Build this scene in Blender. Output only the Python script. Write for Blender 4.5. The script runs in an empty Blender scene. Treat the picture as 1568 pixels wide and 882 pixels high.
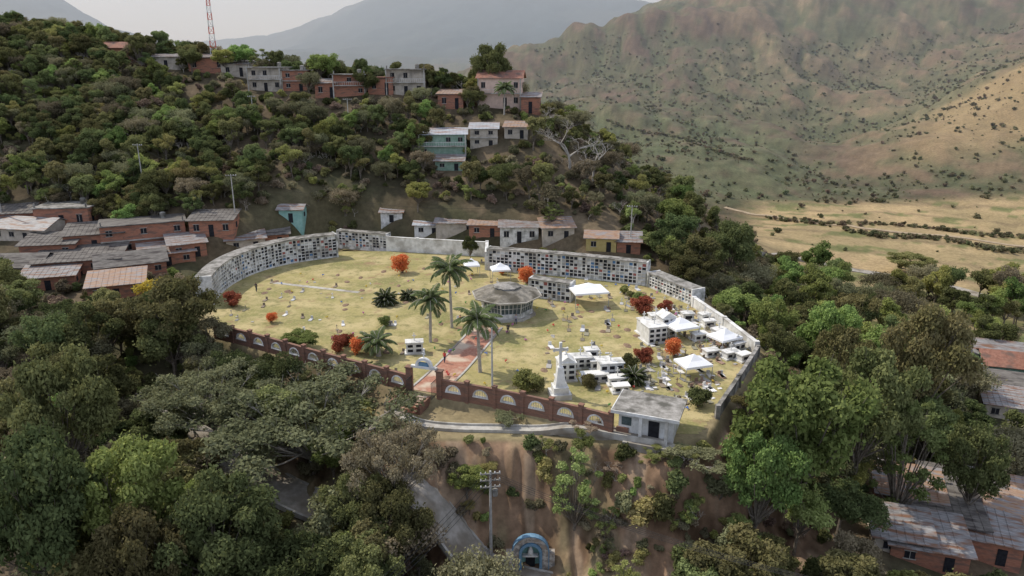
import bpy, math, random, numpy as np
from mathutils import Vector, Matrix
random.seed(7); rng=np.random.default_rng(7)
scene=bpy.context.scene
CAMZ=40.0; F=1120.0; TH=math.radians(17.0); CT,ST=math.cos(TH),math.sin(TH)

# ------------------------------------------------------------------ survey helpers (photogrammetric bearings -> world positions on the terrain)
def ray(px,py):
    u=(px-784)/F; v=(441-py)/F
    return (u, CT+v*ST, -ST+v*CT)
def onz(px,py,z=0.0):
    d=ray(px,py); t=(z-CAMZ)/d[2]
    return (d[0]*t,d[1]*t,z)
def atY(px,py,Y):
    d=ray(px,py); t=Y/d[1]
    return (d[0]*t,Y,CAMZ+d[2]*t)
def proj(x,y,z):
    zz=z-CAMZ
    dep=y*CT-zz*ST; up=y*ST+zz*CT
    return 784+F*x/dep, 441-F*up/dep
# ------------------------------------------------------------------ noise
def _h(i,j,s):
    a=np.sin(i*127.1+j*311.7+s*74.7)*43758.5453
    return a-np.floor(a)
def vnoise(x,y,s=0):
    xi=np.floor(x); yi=np.floor(y); fx=x-xi; fy=y-yi
    fx=fx*fx*(3-2*fx); fy=fy*fy*(3-2*fy)
    return (_h(xi,yi,s)*(1-fx)+_h(xi+1,yi,s)*fx)*(1-fy)+(_h(xi,yi+1,s)*(1-fx)+_h(xi+1,yi+1,s)*fx)*fy
def fbm(x,y,s=0,o=4):
    r=0;a=.5;t=0
    for k in range(o):
        r=r+a*vnoise(x*2**k+k*17.3,y*2**k-k*9.1,s+k); t+=a; a*=.5
    return r/t
def sstep(x,a,b):
    t=np.clip((x-a)/(b-a),0,1); return t*t*(3-2*t)
# ------------------------------------------------------------------ terrain control points
CP=[]
for y,row in {20:[(-60,-14),(0,-14),(60,-16)],
 50:[(-70,-9),(-40,-11),(-10,-13),(15,-13),(40,-15),(70,-18)],
 66:[(-80,-6),(-50,-8),(-20,-11),(0,-12),(10,-12),(30,-13),(50,-15),(90,-18)],
 85:[(-90,-3),(-60,-5),(-35,-6),(45,-13),(75,-17)],
 110:[(-110,-1),(-70,-1),(50,-12),(80,-17),(130,-20)],
 130:[(-120,0),(-70,0),(60,-12),(100,-18),(150,-22)],
 150:[(-120,2.5),(-80,2),(-37,1),(0,1),(30,0),(52,-9),(80,-16),(150,-22)],
 260:[(-60,20),(0,5),(60,-14)],300:[(-250,30),(-100,14),(0,-5),(60,-17)],
 500:[(-300,30),(-100,0),(0,-15)],1000:[(-600,40),(-200,10),(100,10)],
 1500:[(-900,30),(-200,0),(300,20),(900,90)],6000:[(-6000,200),(-2000,100),(0,150),(2000,150),(6000,200)]}.items():
    for x,z in row: CP.append((x,y,z))
IM=[(0,62,235),(100,78,235),(200,92,235),(300,104,232),(400,118,230),(500,126,225),(600,134,220),(700,146,215),(800,165,208),(870,195,202),(930,245,196),(980,295,187),(1040,345,178),(1100,392,170),(1150,432,160),
 (-150,40,235),(-150,300,160),(0,310,160),(100,300,165),(300,290,168),(500,290,172),(700,290,175),(850,300,172),(930,335,165),(100,180,200),(300,190,200),(500,200,198),(700,210,195),(850,245,185),(520,350,160),(700,348,160),(880,365,155),
 (1150,335,300),(1300,352,270),(1500,380,250),(1568,450,195),(1250,430,200),(1100,322,310),(1700,400,240),
 (1050,240,400),(1200,292,360),(1400,305,340),(1560,318,320),(1700,300,330),
 (1700,20,500),(1568,108,480),(1480,160,470),(1400,200,450),(1330,242,430),(1500,230,400),(1600,220,390),
 (1560,90,640),(1450,125,620),(1500,60,800),(1300,100,750),(1300,200,560),(1100,150,600),(1100,60,800),(1020,-5,950),(1200,-40,1000),(1400,-60,1000),(1700,-80,1000),(900,42,900),(760,88,850),(860,112,750),(900,180,550),(1000,200,480),
 (960,20,1100),(1100,10,1300),
 (430,76,3500),(500,38,3600),(560,2,3800),(650,-35,4000),(800,-35,4000),(930,-8,4000),(1000,14,4000),(1100,0,4000),(-150,-80,3000),(90,-3,3000),(150,35,3000),(205,68,3000),(310,98,3500)]
for p in IM: CP.append(atY(*p))
CP=np.array(CP,float)
cu=CP[:,0]/CP[:,1]; cl=np.log(CP[:,1]); ct=(CP[:,2]-CAMZ)/CP[:,1]
def ker(du,dl): return np.sqrt((du*1.3)**2+(dl)**2+0.0009)
A=ker(cu[:,None]-cu[None],cl[:,None]-cl[None])
n=len(CP); M=np.zeros((n+1,n+1)); M[:n,:n]=A+np.eye(n)*1e-4; M[n,:n]=1; M[:n,n]=1
WT=np.linalg.solve(M,np.append(ct,0))
INN=[(330,515),(395,531),(480,556),(560,578),(625,597),(700,607),(780,622),(870,642),(965,668),(1075,668),(1160,545),(1120,505),(1062,466),(1000,430),(990,430),(950,405),(745,385),(520,385),(440,395),(370,412),(335,432),(312,462)]
INN=np.array([onz(*p)[:2] for p in INN])
OUT=[(300,520),(480,570),(585,612),(600,640),(650,672),(780,672),(900,676),(1015,698),(1085,685),(1172,545),(1065,455),(1000,420),(520,380),(330,420),(295,470)]
OUT=np.array([onz(p[0],p[1],-1.2)[:2] for p in OUT])
def pdist(x,y,P):
    inside=np.zeros(x.shape,bool); dm=np.full(x.shape,1e9)
    for i in range(len(P)):
        a=P[i-1]; b=P[i]
        c=((a[1]>y)!=(b[1]>y))&(x<(b[0]-a[0])*(y-a[1])/(b[1]-a[1]+1e-12)+a[0]); inside^=c
        dx,dy=b-a; t=np.clip(((x-a[0])*dx+(y-a[1])*dy)/(dx*dx+dy*dy),0,1)
        dm=np.minimum(dm,np.hypot(x-a[0]-t*dx,y-a[1]-t*dy))
    return np.where(inside,-dm,dm)
def gully(x,y): return 1-np.abs(2*fbm(x/38+7,y/75,23,4)-1)*1.8
def H(x,y):
    x=np.atleast_1d(np.asarray(x,float)); y=np.atleast_1d(np.asarray(y,float))
    u=x/y; l=np.log(y)
    T=np.full(x.shape,WT[n])
    for i in range(n): T=T+WT[i]*ker(u-cu[i],l-cl[i])
    z=CAMZ+T*y
    z=z+(fbm(x/14,y/14,3)-.5)*2.2
    far=sstep(y,300,600)*(1-.72*sstep(y,1400,2600))
    rid=1-np.abs(2*fbm(x/170+3,y/210,11,5)-1)*2.2
    z=z-far*(rid)*np.minimum(y*.022,60)*.8 + far*.4*np.minimum(y*.022,60)*.8
    mid=sstep(y,320,420)*(1-sstep(y,900,1400))
    z=z+mid*((fbm(x/45,y/60,21,4)-.5)*11-gully(x,y)*np.minimum(y*.011,9)+3)
    do=pdist(x,y,OUT); di=pdist(x,y,INN)
    k=sstep(do,0.2,7+4*vnoise(x/7,y/9,5)); z=-1.2*(1-k)+z*k
    bk=sstep(do,.6,2.5)*(1-sstep(do,9,14))*(1-sstep(y,82,95))
    z=z+bk*((fbm(x/2.6,y/5,8,4)-.5)*3.2+(np.abs(vnoise(x/1.5,y/6,9)-.5)-.25)*1.6)
    k=sstep(di,0.3,1.6); z=0*(1-k)+z*k
    return z
def h1(x,y): return float(H(x,y)[0])
def ground(px,py,ymin=45,ymax=1500):
    d=ray(px,py); ys=np.geomspace(ymin,ymax,1600); t=ys/d[1]
    zr=CAMZ+d[2]*t; hh=H(d[0]*t,ys)
    k=np.argmax(zr<hh)
    return (d[0]*t[k],ys[k],float(hh[k]))

# ------------------------------------------------------------------ materials
def newmat(name):
    m=bpy.data.materials.new(name); m.use_nodes=True; nt=m.node_tree; b=nt.nodes['Principled BSDF']; return m,nt,b
def noisy(name,c1,c2,scale=1.0,rough=.85,detail=5,c3=None,s3=.1,bump=0.0,coord='Object',stretch=(1,1,1),lo=.35,hi=.65):
    m,nt,b=newmat(name); N=nt.nodes; L=nt.links
    tc=N.new('ShaderNodeTexCoord'); mp=N.new('ShaderNodeMapping'); mp.inputs['Scale'].default_value=stretch
    L.new(tc.outputs[coord],mp.inputs['Vector'])
    no=N.new('ShaderNodeTexNoise'); no.inputs['Scale'].default_value=scale; no.inputs['Detail'].default_value=detail; no.inputs['Roughness'].default_value=.65
    L.new(mp.outputs[0],no.inputs['Vector'])
    r=N.new('ShaderNodeValToRGB'); r.color_ramp.elements[0].position=lo; r.color_ramp.elements[1].position=hi
    r.color_ramp.elements[0].color=(*c1,1); r.color_ramp.elements[1].color=(*c2,1)
    L.new(no.outputs[0],r.inputs[0]); out=r.outputs[0]
    if c3:
        n2=N.new('ShaderNodeTexNoise'); n2.inputs['Scale'].default_value=s3; n2.inputs['Detail'].default_value=4
        L.new(mp.outputs[0],n2.inputs['Vector'])
        r2=N.new('ShaderNodeValToRGB'); r2.color_ramp.elements[0].position=.48; r2.color_ramp.elements[1].position=.62
        L.new(n2.outputs[0],r2.inputs[0])
        mx=N.new('ShaderNodeMix'); mx.data_type='RGBA'; L.new(r2.outputs[0],mx.inputs[0]); L.new(out,mx.inputs[6]); mx.inputs[7].default_value=(*c3,1); out=mx.outputs[2]
    L.new(out,b.inputs['Base Color']); b.inputs['Roughness'].default_value=rough
    b.inputs['Specular IOR Level'].default_value=.2
    if bump:
        bp=N.new('ShaderNodeBump'); bp.inputs['Distance'].default_value=bump; L.new(no.outputs[0],bp.inputs['Height']); L.new(bp.outputs[0],b.inputs['Normal'])
    return m
def attrmat(name,attr='col',rough=.85,fine=None):
    m,nt,b=newmat(name); N=nt.nodes; L=nt.links
    a=N.new('ShaderNodeAttribute'); a.attribute_name=attr; out=a.outputs['Color']
    if fine:
        tc=N.new('ShaderNodeTexCoord')
        for s,lo,hi in fine:
            no=N.new('ShaderNodeTexNoise'); no.inputs['Scale'].default_value=s; no.inputs['Detail'].default_value=6; no.inputs['Roughness'].default_value=.7
            L.new(tc.outputs['Object'],no.inputs['Vector'])
            mr=N.new('ShaderNodeMapRange'); mr.inputs[1].default_value=.3; mr.inputs[2].default_value=.7; mr.inputs[3].default_value=lo; mr.inputs[4].default_value=hi
            L.new(no.outputs[0],mr.inputs[0])
            vm=N.new('ShaderNodeVectorMath'); vm.operation='SCALE'; L.new(out,vm.inputs[0]); L.new(mr.outputs[0],vm.inputs['Scale']); out=vm.outputs[0]
    L.new(out,b.inputs['Base Color']); b.inputs['Roughness'].default_value=rough; b.inputs['Specular IOR Level'].default_value=.15
    return m
def leafmat(name,ca,cb,trans=.3,vr=(.65,1.45)):
    m=bpy.data.materials.new(name); m.use_nodes=True; nt=m.node_tree; N=nt.nodes; L=nt.links; N.clear()
    a=N.new('ShaderNodeAttribute'); a.attribute_name='c'
    mx=N.new('ShaderNodeMix'); mx.data_type='RGBA'; L.new(a.outputs['Fac'],mx.inputs[0]); mx.inputs[6].default_value=(*ca,1); mx.inputs[7].default_value=(*cb,1)
    oi=N.new('ShaderNodeObjectInfo'); mr=N.new('ShaderNodeMapRange'); mr.inputs[3].default_value=vr[0]; mr.inputs[4].default_value=vr[1]; L.new(oi.outputs['Random'],mr.inputs[0])
    hs=N.new('ShaderNodeHueSaturation'); L.new(mx.outputs[2],hs.inputs['Color']); L.new(mr.outputs[0],hs.inputs['Value']); hs.inputs['Saturation'].default_value=.92
    mr2=N.new('ShaderNodeMath'); mr2.operation='PINGPONG'; mr2.inputs[1].default_value=.09
    L.new(oi.outputs['Random'],mr2.inputs[0]); ad=N.new('ShaderNodeMath'); ad.inputs[1].default_value=.45; L.new(mr2.outputs[0],ad.inputs[0])
    if vr[1]>1.2: L.new(ad.outputs[0],hs.inputs['Hue'])
    d=N.new('ShaderNodeBsdfDiffuse'); t=N.new('ShaderNodeBsdfTranslucent'); ms=N.new('ShaderNodeMixShader'); ms.inputs[0].default_value=trans
    L.new(hs.outputs[0],d.inputs[0]); L.new(hs.outputs[0],t.inputs[0]); L.new(d.outputs[0],ms.inputs[1]); L.new(t.outputs[0],ms.inputs[2])
    o=N.new('ShaderNodeOutputMaterial'); L.new(ms.outputs[0],o.inputs[0]); return m
M_white=noisy('white_paint',(.55,.54,.5),(.8,.79,.76),.8,c3=(.42,.4,.36),s3=.35)
M_white2=noisy('weathered_whitewash',(.5,.49,.46),(.74,.73,.7),1.5,c3=(.25,.25,.22),s3=.5)
M_brickwall=noisy('red_brick_wall',(.18,.095,.065),(.27,.15,.105),3,c3=(.16,.1,.075),s3=.6,stretch=(1,1,6))
M_brick=noisy('clay_block',(.30,.13,.08),(.42,.20,.13),2,c3=(.2,.12,.09),s3=.4,stretch=(1,1,5))
M_conc=noisy('old_concrete',(.16,.15,.13),(.36,.34,.31),1.2,c3=(.1,.095,.08),s3=.5,bump=.02)
M_chroof=noisy('chapel_roof_slab',(.13,.12,.1),(.3,.27,.22),1.0,c3=(.09,.08,.06),s3=.4,bump=.02)
M_concl=noisy('light_concrete',(.34,.32,.28),(.5,.48,.43),1.0,c3=(.25,.22,.18),s3=.3)
M_tin=noisy('corrugated_tin',(.16,.15,.145),(.34,.33,.32),.8,c3=(.2,.11,.07),s3=.3,rough=.55,stretch=(1,6,1))
M_tin2=noisy('tin_light',(.3,.33,.35),(.5,.52,.54),.8,c3=(.3,.2,.16),s3=.25,rough=.5,stretch=(1,6,1))
M_rust=noisy('rusty_tin',(.26,.13,.07),(.38,.28,.2),.9,c3=(.26,.25,.25),s3=.4,rough=.6,stretch=(1,6,1))
M_fiber=noisy('asbestos_roof',(.11,.1,.09),(.22,.2,.175),1.0,c3=(.07,.06,.055),s3=.3,stretch=(1,5,1))
M_clay=noisy('clay_tile_roof',(.22,.1,.07),(.33,.17,.12),2,c3=(.15,.1,.08),s3=.4)
M_dark=noisy('dark_opening',(.012,.012,.014),(.03,.03,.035),2)
M_glass=noisy('dusty_glass',(.05,.07,.07),(.12,.15,.15),1.5,rough=.25)
M_teal=noisy('teal_paint',(.2,.38,.34),(.3,.48,.43),1)
M_green=noisy('green_paint',(.17,.27,.2),(.3,.4,.32),1)
M_yellow=noisy('yellow_paint',(.4,.32,.12),(.5,.4,.18),1)
M_pink=noisy('peach_paint',(.55,.4,.32),(.7,.52,.42),1)
M_cream=noisy('cream_plaster',(.38,.33,.26),(.52,.46,.38),1,c3=(.27,.24,.2),s3=.4)
M_blue=noisy('blue_paint',(.1,.2,.3),(.18,.3,.4),1.2)
M_trunk=noisy('bark',(.1,.08,.06),(.23,.2,.16),3,bump=.02)
M_trunkl=noisy('pale_bark',(.3,.27,.23),(.46,.42,.36),3)
M_pole=noisy('pole_concrete',(.32,.31,.28),(.45,.43,.4),2)
M_wire=noisy('cable_black',(.02,.02,.02),(.04,.04,.04),2)
M_red=noisy('mast_red',(.5,.08,.05),(.55,.1,.06),2)
M_path=noisy('brick_paving',(.3,.13,.085),(.42,.22,.15),2.5,c3=(.5,.4,.3),s3=.3)
M_road=noisy('worn_road',(.26,.24,.2),(.42,.38,.33),.8,c3=(.2,.17,.13),s3=.25)
M_track=noisy('dirt_track_soil',(.3,.23,.15),(.42,.33,.22),.5)
M_tent=noisy('tent_canvas',(.78,.78,.78),(.85,.85,.84),1)
M_stone=noisy('river_stone',(.22,.2,.18),(.48,.45,.4),2.2,c3=(.3,.25,.2),s3=1.5,lo=.45,hi=.55)

# ------------------------------------------------------------------ mesh builder
class MB:
    def __init__(s,mat): s.v=[];s.f=[];s.mat=mat;s.cols=[]
    def add(s,vs,fs,col=None):
        o=len(s.v); s.v+=[tuple(p) for p in vs]
        for f in fs: s.f.append(tuple(i+o for i in f)); s.cols.append(col)
    def box(s,c,sz,rz=0,col=None,tilt=0):
        x,y,z=[a/2 for a in sz]; R=Matrix.Rotation(rz,3,'Z')@Matrix.Rotation(tilt,3,'X')
        vs=[Vector(c)+R@Vector((i*x,j*y,k*z)) for i in(-1,1) for j in(-1,1) for k in(-1,1)]
        s.add(vs,[(0,1,3,2),(4,6,7,5),(0,4,5,1),(2,3,7,6),(0,2,6,4),(1,5,7,3)],col)
    def tube(s,pts,rad,n=6,col=None,cap=True):
        pts=[Vector(p) for p in pts]; vs=[];fs=[]
        if not hasattr(rad,'__len__'): rad=[rad]*len(pts)
        for i,p in enumerate(pts):
            d=(pts[min(i+1,len(pts)-1)]-pts[max(i-1,0)]); 
            if d.length<1e-6: d=Vector((0,0,1))
            d.normalize(); a=d.orthogonal().normalized() if abs(d.z)<.95 else Vector((1,0,0)); a=(a-d*a.dot(d)).normalized(); b=d.cross(a)
            for k in range(n):
                t=2*math.pi*k/n; vs.append(p+(a*math.cos(t)+b*math.sin(t))*rad[i])
        for i in range(len(pts)-1):
            for k in range(n): fs.append((i*n+k,i*n+(k+1)%n,(i+1)*n+(k+1)%n,(i+1)*n+k))
        if cap: fs.append(tuple(range(n))[::-1]); fs.append(tuple((len(pts)-1)*n+k for k in range(n)))
        s.add(vs,fs,col)
    def lathe(s,prof,n=8,c=(0,0,0),ph=0,col=None):
        vs=[];fs=[]
        for r,z in prof:
            for k in range(n):
                t=ph+2*math.pi*k/n; vs.append((c[0]+r*math.cos(t),c[1]+r*math.sin(t),c[2]+z))
        for i in range(len(prof)-1):
            for k in range(n): fs.append((i*n+k,i*n+(k+1)%n,(i+1)*n+(k+1)%n,(i+1)*n+k))
        fs.append(tuple(range(n))[::-1]); fs.append(tuple((len(prof)-1)*n+k for k in range(n)))
        s.add(vs,fs,col)
    def obj(s,name,smooth=False):
        me=bpy.data.meshes.new(name); me.from_pydata(s.v,[],s.f)
        if any(c is not None for c in s.cols):
            at=me.attributes.new('col','FLOAT_COLOR','FACE'); a=[]
            for c in s.cols: a+=list(c or (.5,.5,.5))+[1]
            at.data.foreach_set('color',a)
        me.materials.append(s.mat)
        if smooth: me.polygons.foreach_set('use_smooth',[True]*len(me.polygons))
        o=bpy.data.objects.new(name,me); scene.collection.objects.link(o); return o
class Build:
    def __init__(s,name,loc=(0,0,0),rz=0): s.name=name;s.loc=loc;s.rz=rz;s.p={}
    def __call__(s,part,mat=None):
        if part not in s.p: s.p[part]=MB(mat)
        return s.p[part]
    def done(s,scale=1):
        if len(s.p)==1:
            o=list(s.p.values())[0].obj(s.name)
            o.location=s.loc; o.rotation_euler[2]=s.rz; o.scale=(scale,)*3; return o
        e=bpy.data.objects.new(s.name,None); e.empty_display_size=.5; scene.collection.objects.link(e)
        e.location=s.loc; e.rotation_euler[2]=s.rz; e.scale=(scale,)*3
        for k,m in s.p.items():
            o=m.obj(k); o.parent=e
        return e

# ------------------------------------------------------------------ TERRAIN sheet
NA,NR=760,620
az=np.radians(np.linspace(-52,52,NA)); rr=np.concatenate([np.geomspace(18,60,50,endpoint=False),np.geomspace(60,170,260,endpoint=False),np.geomspace(170,7000,310)])
RR,AZ=np.meshgrid(rr,az,indexing='ij'); X=(RR*np.sin(AZ)).ravel(); Y=(RR*np.cos(AZ)).ravel()
Z=H(X,Y)
idx=np.arange(NR*NA).reshape(NR,NA)
q=np.stack([idx[:-1,:-1],idx[:-1,1:],idx[1:,1:],idx[1:,:-1]],-1).reshape(-1,4)
me=bpy.data.meshes.new('terrain'); me.vertices.add(len(X)); me.vertices.foreach_set('co',np.stack([X,Y,Z],1).ravel())
me.loops.add(len(q)*4); me.loops.foreach_set('vertex_index',q.ravel()[::1].astype(np.int32)); me.polygons.add(len(q)); me.polygons.foreach_set('loop_start',np.arange(0,len(q)*4,4,dtype=np.int32)); 
me.polygons.foreach_set('use_smooth',np.ones(len(q),bool)); me.update(calc_edges=True)
me.flip_normals()
def C(*c): return np.array(c)[None,:]
def mixc(a,b,t): return a*(1-t[:,None])+b*t[:,None]
U=X/Y
n1=fbm(X/6,Y/6,31,4); n2=fbm(X/25,Y/25,33,4); n3=fbm(X/60,Y/90,35,5); n4=fbm(X/140+5,Y/200,37,4)
n5=fbm(X/9,Y/12,39,4); n0=fbm(X/2,Y/2.5,30,3)
col=mixc(C(.06,.052,.03),C(.13,.098,.062),sstep(n1,.35,.65))
col=mixc(col,C(.07,.075,.035),sstep(n2,.5,.65)*.5)
nose=sstep(U,-.05,.1)*sstep(Y,150,162)*(1-sstep(Y,215,235)); col=mixc(col,C(.17,.13,.08),nose*.7)
do=pdist(X,Y,OUT)
bank=(1-sstep(do,10,16))*sstep(do,0,1)*(1-sstep(Y,82,95)); bc=mixc(C(.12,.075,.045),C(.27,.175,.11),sstep(n0*.6+n1*.4,.35,.65)); bc=mixc(bc,C(.21,.18,.1),sstep(n5,.48,.6)*.75); bc=mixc(bc,C(.34,.25,.17),sstep(fbm(X/2.2,Y/6,77,3),.56,.68)*.7); col=mixc(col,bc,bank)
terr=(1-sstep(do,-.5,1)); col=mixc(col,mixc(C(.2,.15,.09),C(.27,.23,.12),n1),terr)
hill=sstep(Y,300,350)*sstep(U,.02,.1)+sstep(Y,420,500); hill=np.clip(hill,0,1)
hc=mixc(C(.18,.132,.08),C(.23,.18,.105),sstep(n3,.35,.65)); hc=mixc(hc,C(.12,.083,.06),sstep(n4,.46,.62)*.8)
rdg=1-np.abs(2*fbm(X/170+3,Y/210,11,5)-1)*2.2
gre=sstep(n3*.4+n5*.6+.12*rdg,.48,.6); hc=mixc(hc,C(.1,.105,.055),gre*.7)
gb_=sstep(.48-U,0,.15)*(1-sstep(Y,480,640)); hc=mixc(hc,C(.115,.125,.065),np.clip(gb_*(.3+.9*(n5-.4)+.5*sstep(n2,.4,.6)),0,.8))
rdd=sstep(Y,560,760)*sstep(U,.25,.4); hc=mixc(hc,C(.13,.088,.065),rdd*.5*sstep(n2,.3,.6))
gul=gully(X,Y); hc=mixc(hc,C(.085,.1,.05),sstep(gul,.55,.95)*.65)
ter=sstep(np.sin(Z*1.9+n2*5),.35,.9)*sstep(n4+.2*n3,.5,.66); hc=hc*(1-.22*ter[:,None])
hc=hc*(.7+.6*n0[:,None])
col=mixc(col,hc,hill)
sp=sstep(U,.50,.6)*sstep(Y,380,420)*(1-sstep(Y,500,520)); col=mixc(col,C(.3,.215,.115)*np.ones_like(col)*(0.7+.6*n5[:,None]),sp*.8)
fld=sstep(U,.3,.36)*sstep(Y,185,205)*(1-sstep(Y,325,345))
fc=mixc(C(.38,.28,.15),C(.3,.23,.12),sstep(n2,.4,.6)); stripe=sstep(np.sin((Y+X*.35)/4.5+n2*4),.6,.95); fc=mixc(fc,C(.2,.15,.085),stripe*.7); fc=mixc(fc,C(.12,.14,.05),sstep(fbm(X/18,Y/5,51),.56,.66)*.8)
col=mixc(col,fc,fld)
low=sstep(U,.25,.4)*sstep(Y,125,150)*(1-sstep(Y,190,205)); col=mixc(col,mixc(C(.12,.13,.05),C(.28,.22,.12),sstep(n1,.4,.7)),low)
haze_tint=sstep(Y,1300,2600); fcol=mixc(C(.06,.085,.09),C(.085,.105,.105),sstep(fbm(X/400,Y/400,61),.35,.65)); col=mixc(col,fcol,haze_tint)  # far ranges blended to blue-grey with distance: haze painted into the vertex colour
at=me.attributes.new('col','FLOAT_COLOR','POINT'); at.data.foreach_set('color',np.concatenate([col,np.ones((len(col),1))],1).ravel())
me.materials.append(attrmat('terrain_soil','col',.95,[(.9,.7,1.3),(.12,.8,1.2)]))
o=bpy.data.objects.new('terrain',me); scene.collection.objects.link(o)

def drape(name,P,mat,step,zo):
    P=np.array(P); x0,y0=P.min(0); x1,y1=P.max(0); gx=np.arange(x0,x1+step,step); gy=np.arange(y0,y1+step,step)
    GX,GY=np.meshgrid(gx,gy); f=GX.ravel(); g=GY.ravel(); d=pdist(f,g,P); zz=H(f,g)+zo
    W=len(gx); vs=np.stack([f,g,zz],1); fs=[]
    ins=(d<0).reshape(GX.shape); J,I=np.nonzero(ins[:-1,:-1]&ins[1:,:-1]&ins[:-1,1:]&ins[1:,1:])
    fs=[(j*W+i,j*W+i+1,(j+1)*W+i+1,(j+1)*W+i) for j,i in zip(J,I)]
    me=bpy.data.meshes.new(name); me.from_pydata(vs.tolist(),[],fs); me.materials.append(mat); o=bpy.data.objects.new(name,me); scene.collection.objects.link(o); return o
m,nt,b=newmat('dry_lawn'); N=nt.nodes; L=nt.links; tc=N.new('ShaderNodeTexCoord')
cur=None
for s,colr,lo,hi in [(.06,(.21,.205,.08),.42,.6),(.16,(.45,.37,.19),.45,.6),(.5,(.2,.185,.08),.5,.66),(2.5,(.42,.34,.17),.5,.68),(.28,(.28,.19,.11),.56,.68),(5,(.14,.14,.06),.55,.75)]:
    no=N.new('ShaderNodeTexNoise'); no.inputs['Scale'].default_value=s; no.inputs['Detail'].default_value=6; no.inputs['Roughness'].default_value=.65; L.new(tc.outputs['Object'],no.inputs['Vector'])
    mr=N.new('ShaderNodeMapRange'); mr.inputs[1].default_value=lo; mr.inputs[2].default_value=hi; L.new(no.outputs[0],mr.inputs[0])
    mx=N.new('ShaderNodeMix'); mx.data_type='RGBA'; L.new(mr.outputs[0],mx.inputs[0])
    if cur is None: mx.inputs[6].default_value=(.33,.285,.12,1)
    else: L.new(cur,mx.inputs[6])
    mx.inputs[7].default_value=(*colr,1); cur=mx.outputs[2]
L.new(cur,b.inputs['Base Color']); b.inputs['Roughness'].default_value=.95; b.inputs['Specular IOR Level'].default_value=.1
drape('cemetery_lawn',INN,m,.5,.03)

def ribbon(name,pts,w,mat,zo=.05,kerb=None,res=1.0):
    pts=[Vector((p[0],p[1],0)) for p in pts]; S=[]
    for a,b_ in zip(pts[:-1],pts[1:]):
        k=max(1,int((b_-a).length/res)); S+=[a.lerp(b_,i/k) for i in range(k)]
    S.append(pts[-1]); 
    for _ in range(3): S=[S[0]]+[(S[i-1]+S[i]*2+S[i+1])/4 for i in range(1,len(S)-1)]+[S[-1]]
    B=Build(name); b=B('surface',mat); Lf=[];Rt=[]
    for i,p in enumerate(S):
        d=(S[min(i+1,len(S)-1)]-S[max(i-1,0)]).normalized(); nrm=Vector((-d.y,d.x,0))
        for side,arr in ((1,Lf),(-1,Rt)):
            e=p+nrm*side*w/2; arr.append((e,nrm*side,h1(e.x,e.y)))
    vs=[]
    zc=[max(l[2],r[2],h1((l[0].x+r[0].x)/2,(l[0].y+r[0].y)/2))+zo for l,r in zip(Lf,Rt)]
    for _ in range(4): zc=[zc[0]]+[(zc[i-1]+zc[i]*2+zc[i+1])/4 for i in range(1,len(zc)-1)]+[zc[-1]]
    for i in range(len(S)):
        l,r=Lf[i][0],Rt[i][0]; vs+= [(l.x,l.y,zc[i]-1.2),(l.x,l.y,zc[i]),(r.x,r.y,zc[i]),(r.x,r.y,zc[i]-1.2)]
    fs=[]
    for i in range(len(S)-1):
        for k in range(3): fs.append((i*4+k,i*4+k+1,i*4+5+k,i*4+4+k))
    b.add(vs,fs)
    if kerb:
        kb=B('kerb',kerb[0])
        for arr in (Lf,Rt):
            vs=[];fs=[]
            for i,(e,nn,_) in enumerate(arr):
                a=e+nn*.002; c=e+nn*kerb[1]; z=zc[i]
                vs+=[(a.x,a.y,z-.5),(a.x,a.y,z+kerb[2]),(c.x,c.y,z+kerb[2]),(c.x,c.y,z-.5)]
            for i in range(len(arr)-1):
                for k in range(3): fs.append((i*4+k,i*4+k+1,i*4+5+k,i*4+4+k))
            kb.add(vs,fs)
    B.done(); return S,zc
PATHN=[onz(652,600),onz(690,565),onz(720,532),onz(748,500)]
ribbon('brick_footpath',PATHN,4.2,M_path,.05,kerb=(M_concl,.3,.1))
ribbon('footpath',[onz(418,433),onz(480,440),onz(550,448)],1.0,M_concl,.05)
ribbon('retaining_walkway',[onz(596,630,-1.2),onz(640,652,-1.2),onz(700,657,-1.2),onz(780,658,-1.2),onz(870,664,-1.2),onz(940,678,-1.2),onz(1018,690,-1.2)],1.3,M_concl,.12,kerb=(M_concl,.15,.25))
ROADW=[(-48,92),(-40,86),ground(370,722)[:2],ground(430,750)[:2],ground(485,778)[:2],(-17,73),(-11,69.5),(-5,66.8),(2,64),(9,60.5),(20,56)]
ribbon('road',ROADW,4.4,M_road,.1,kerb=(M_concl,.3,.12))
ribbon('dirt_track',[ground(1110,318,200)[:2],ground(1200,335,200)[:2],ground(1330,352,200)[:2],ground(1450,362,200)[:2],ground(1568,378,200)[:2]],2.6,M_track,.2)
ribbon('valley_road',[ground(1120,383,150)[:2],ground(1200,392,150)[:2],ground(1260,405,150)[:2],ground(1400,425,150)[:2],ground(1568,470,150)[:2]],4,M_road,.2)

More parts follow.
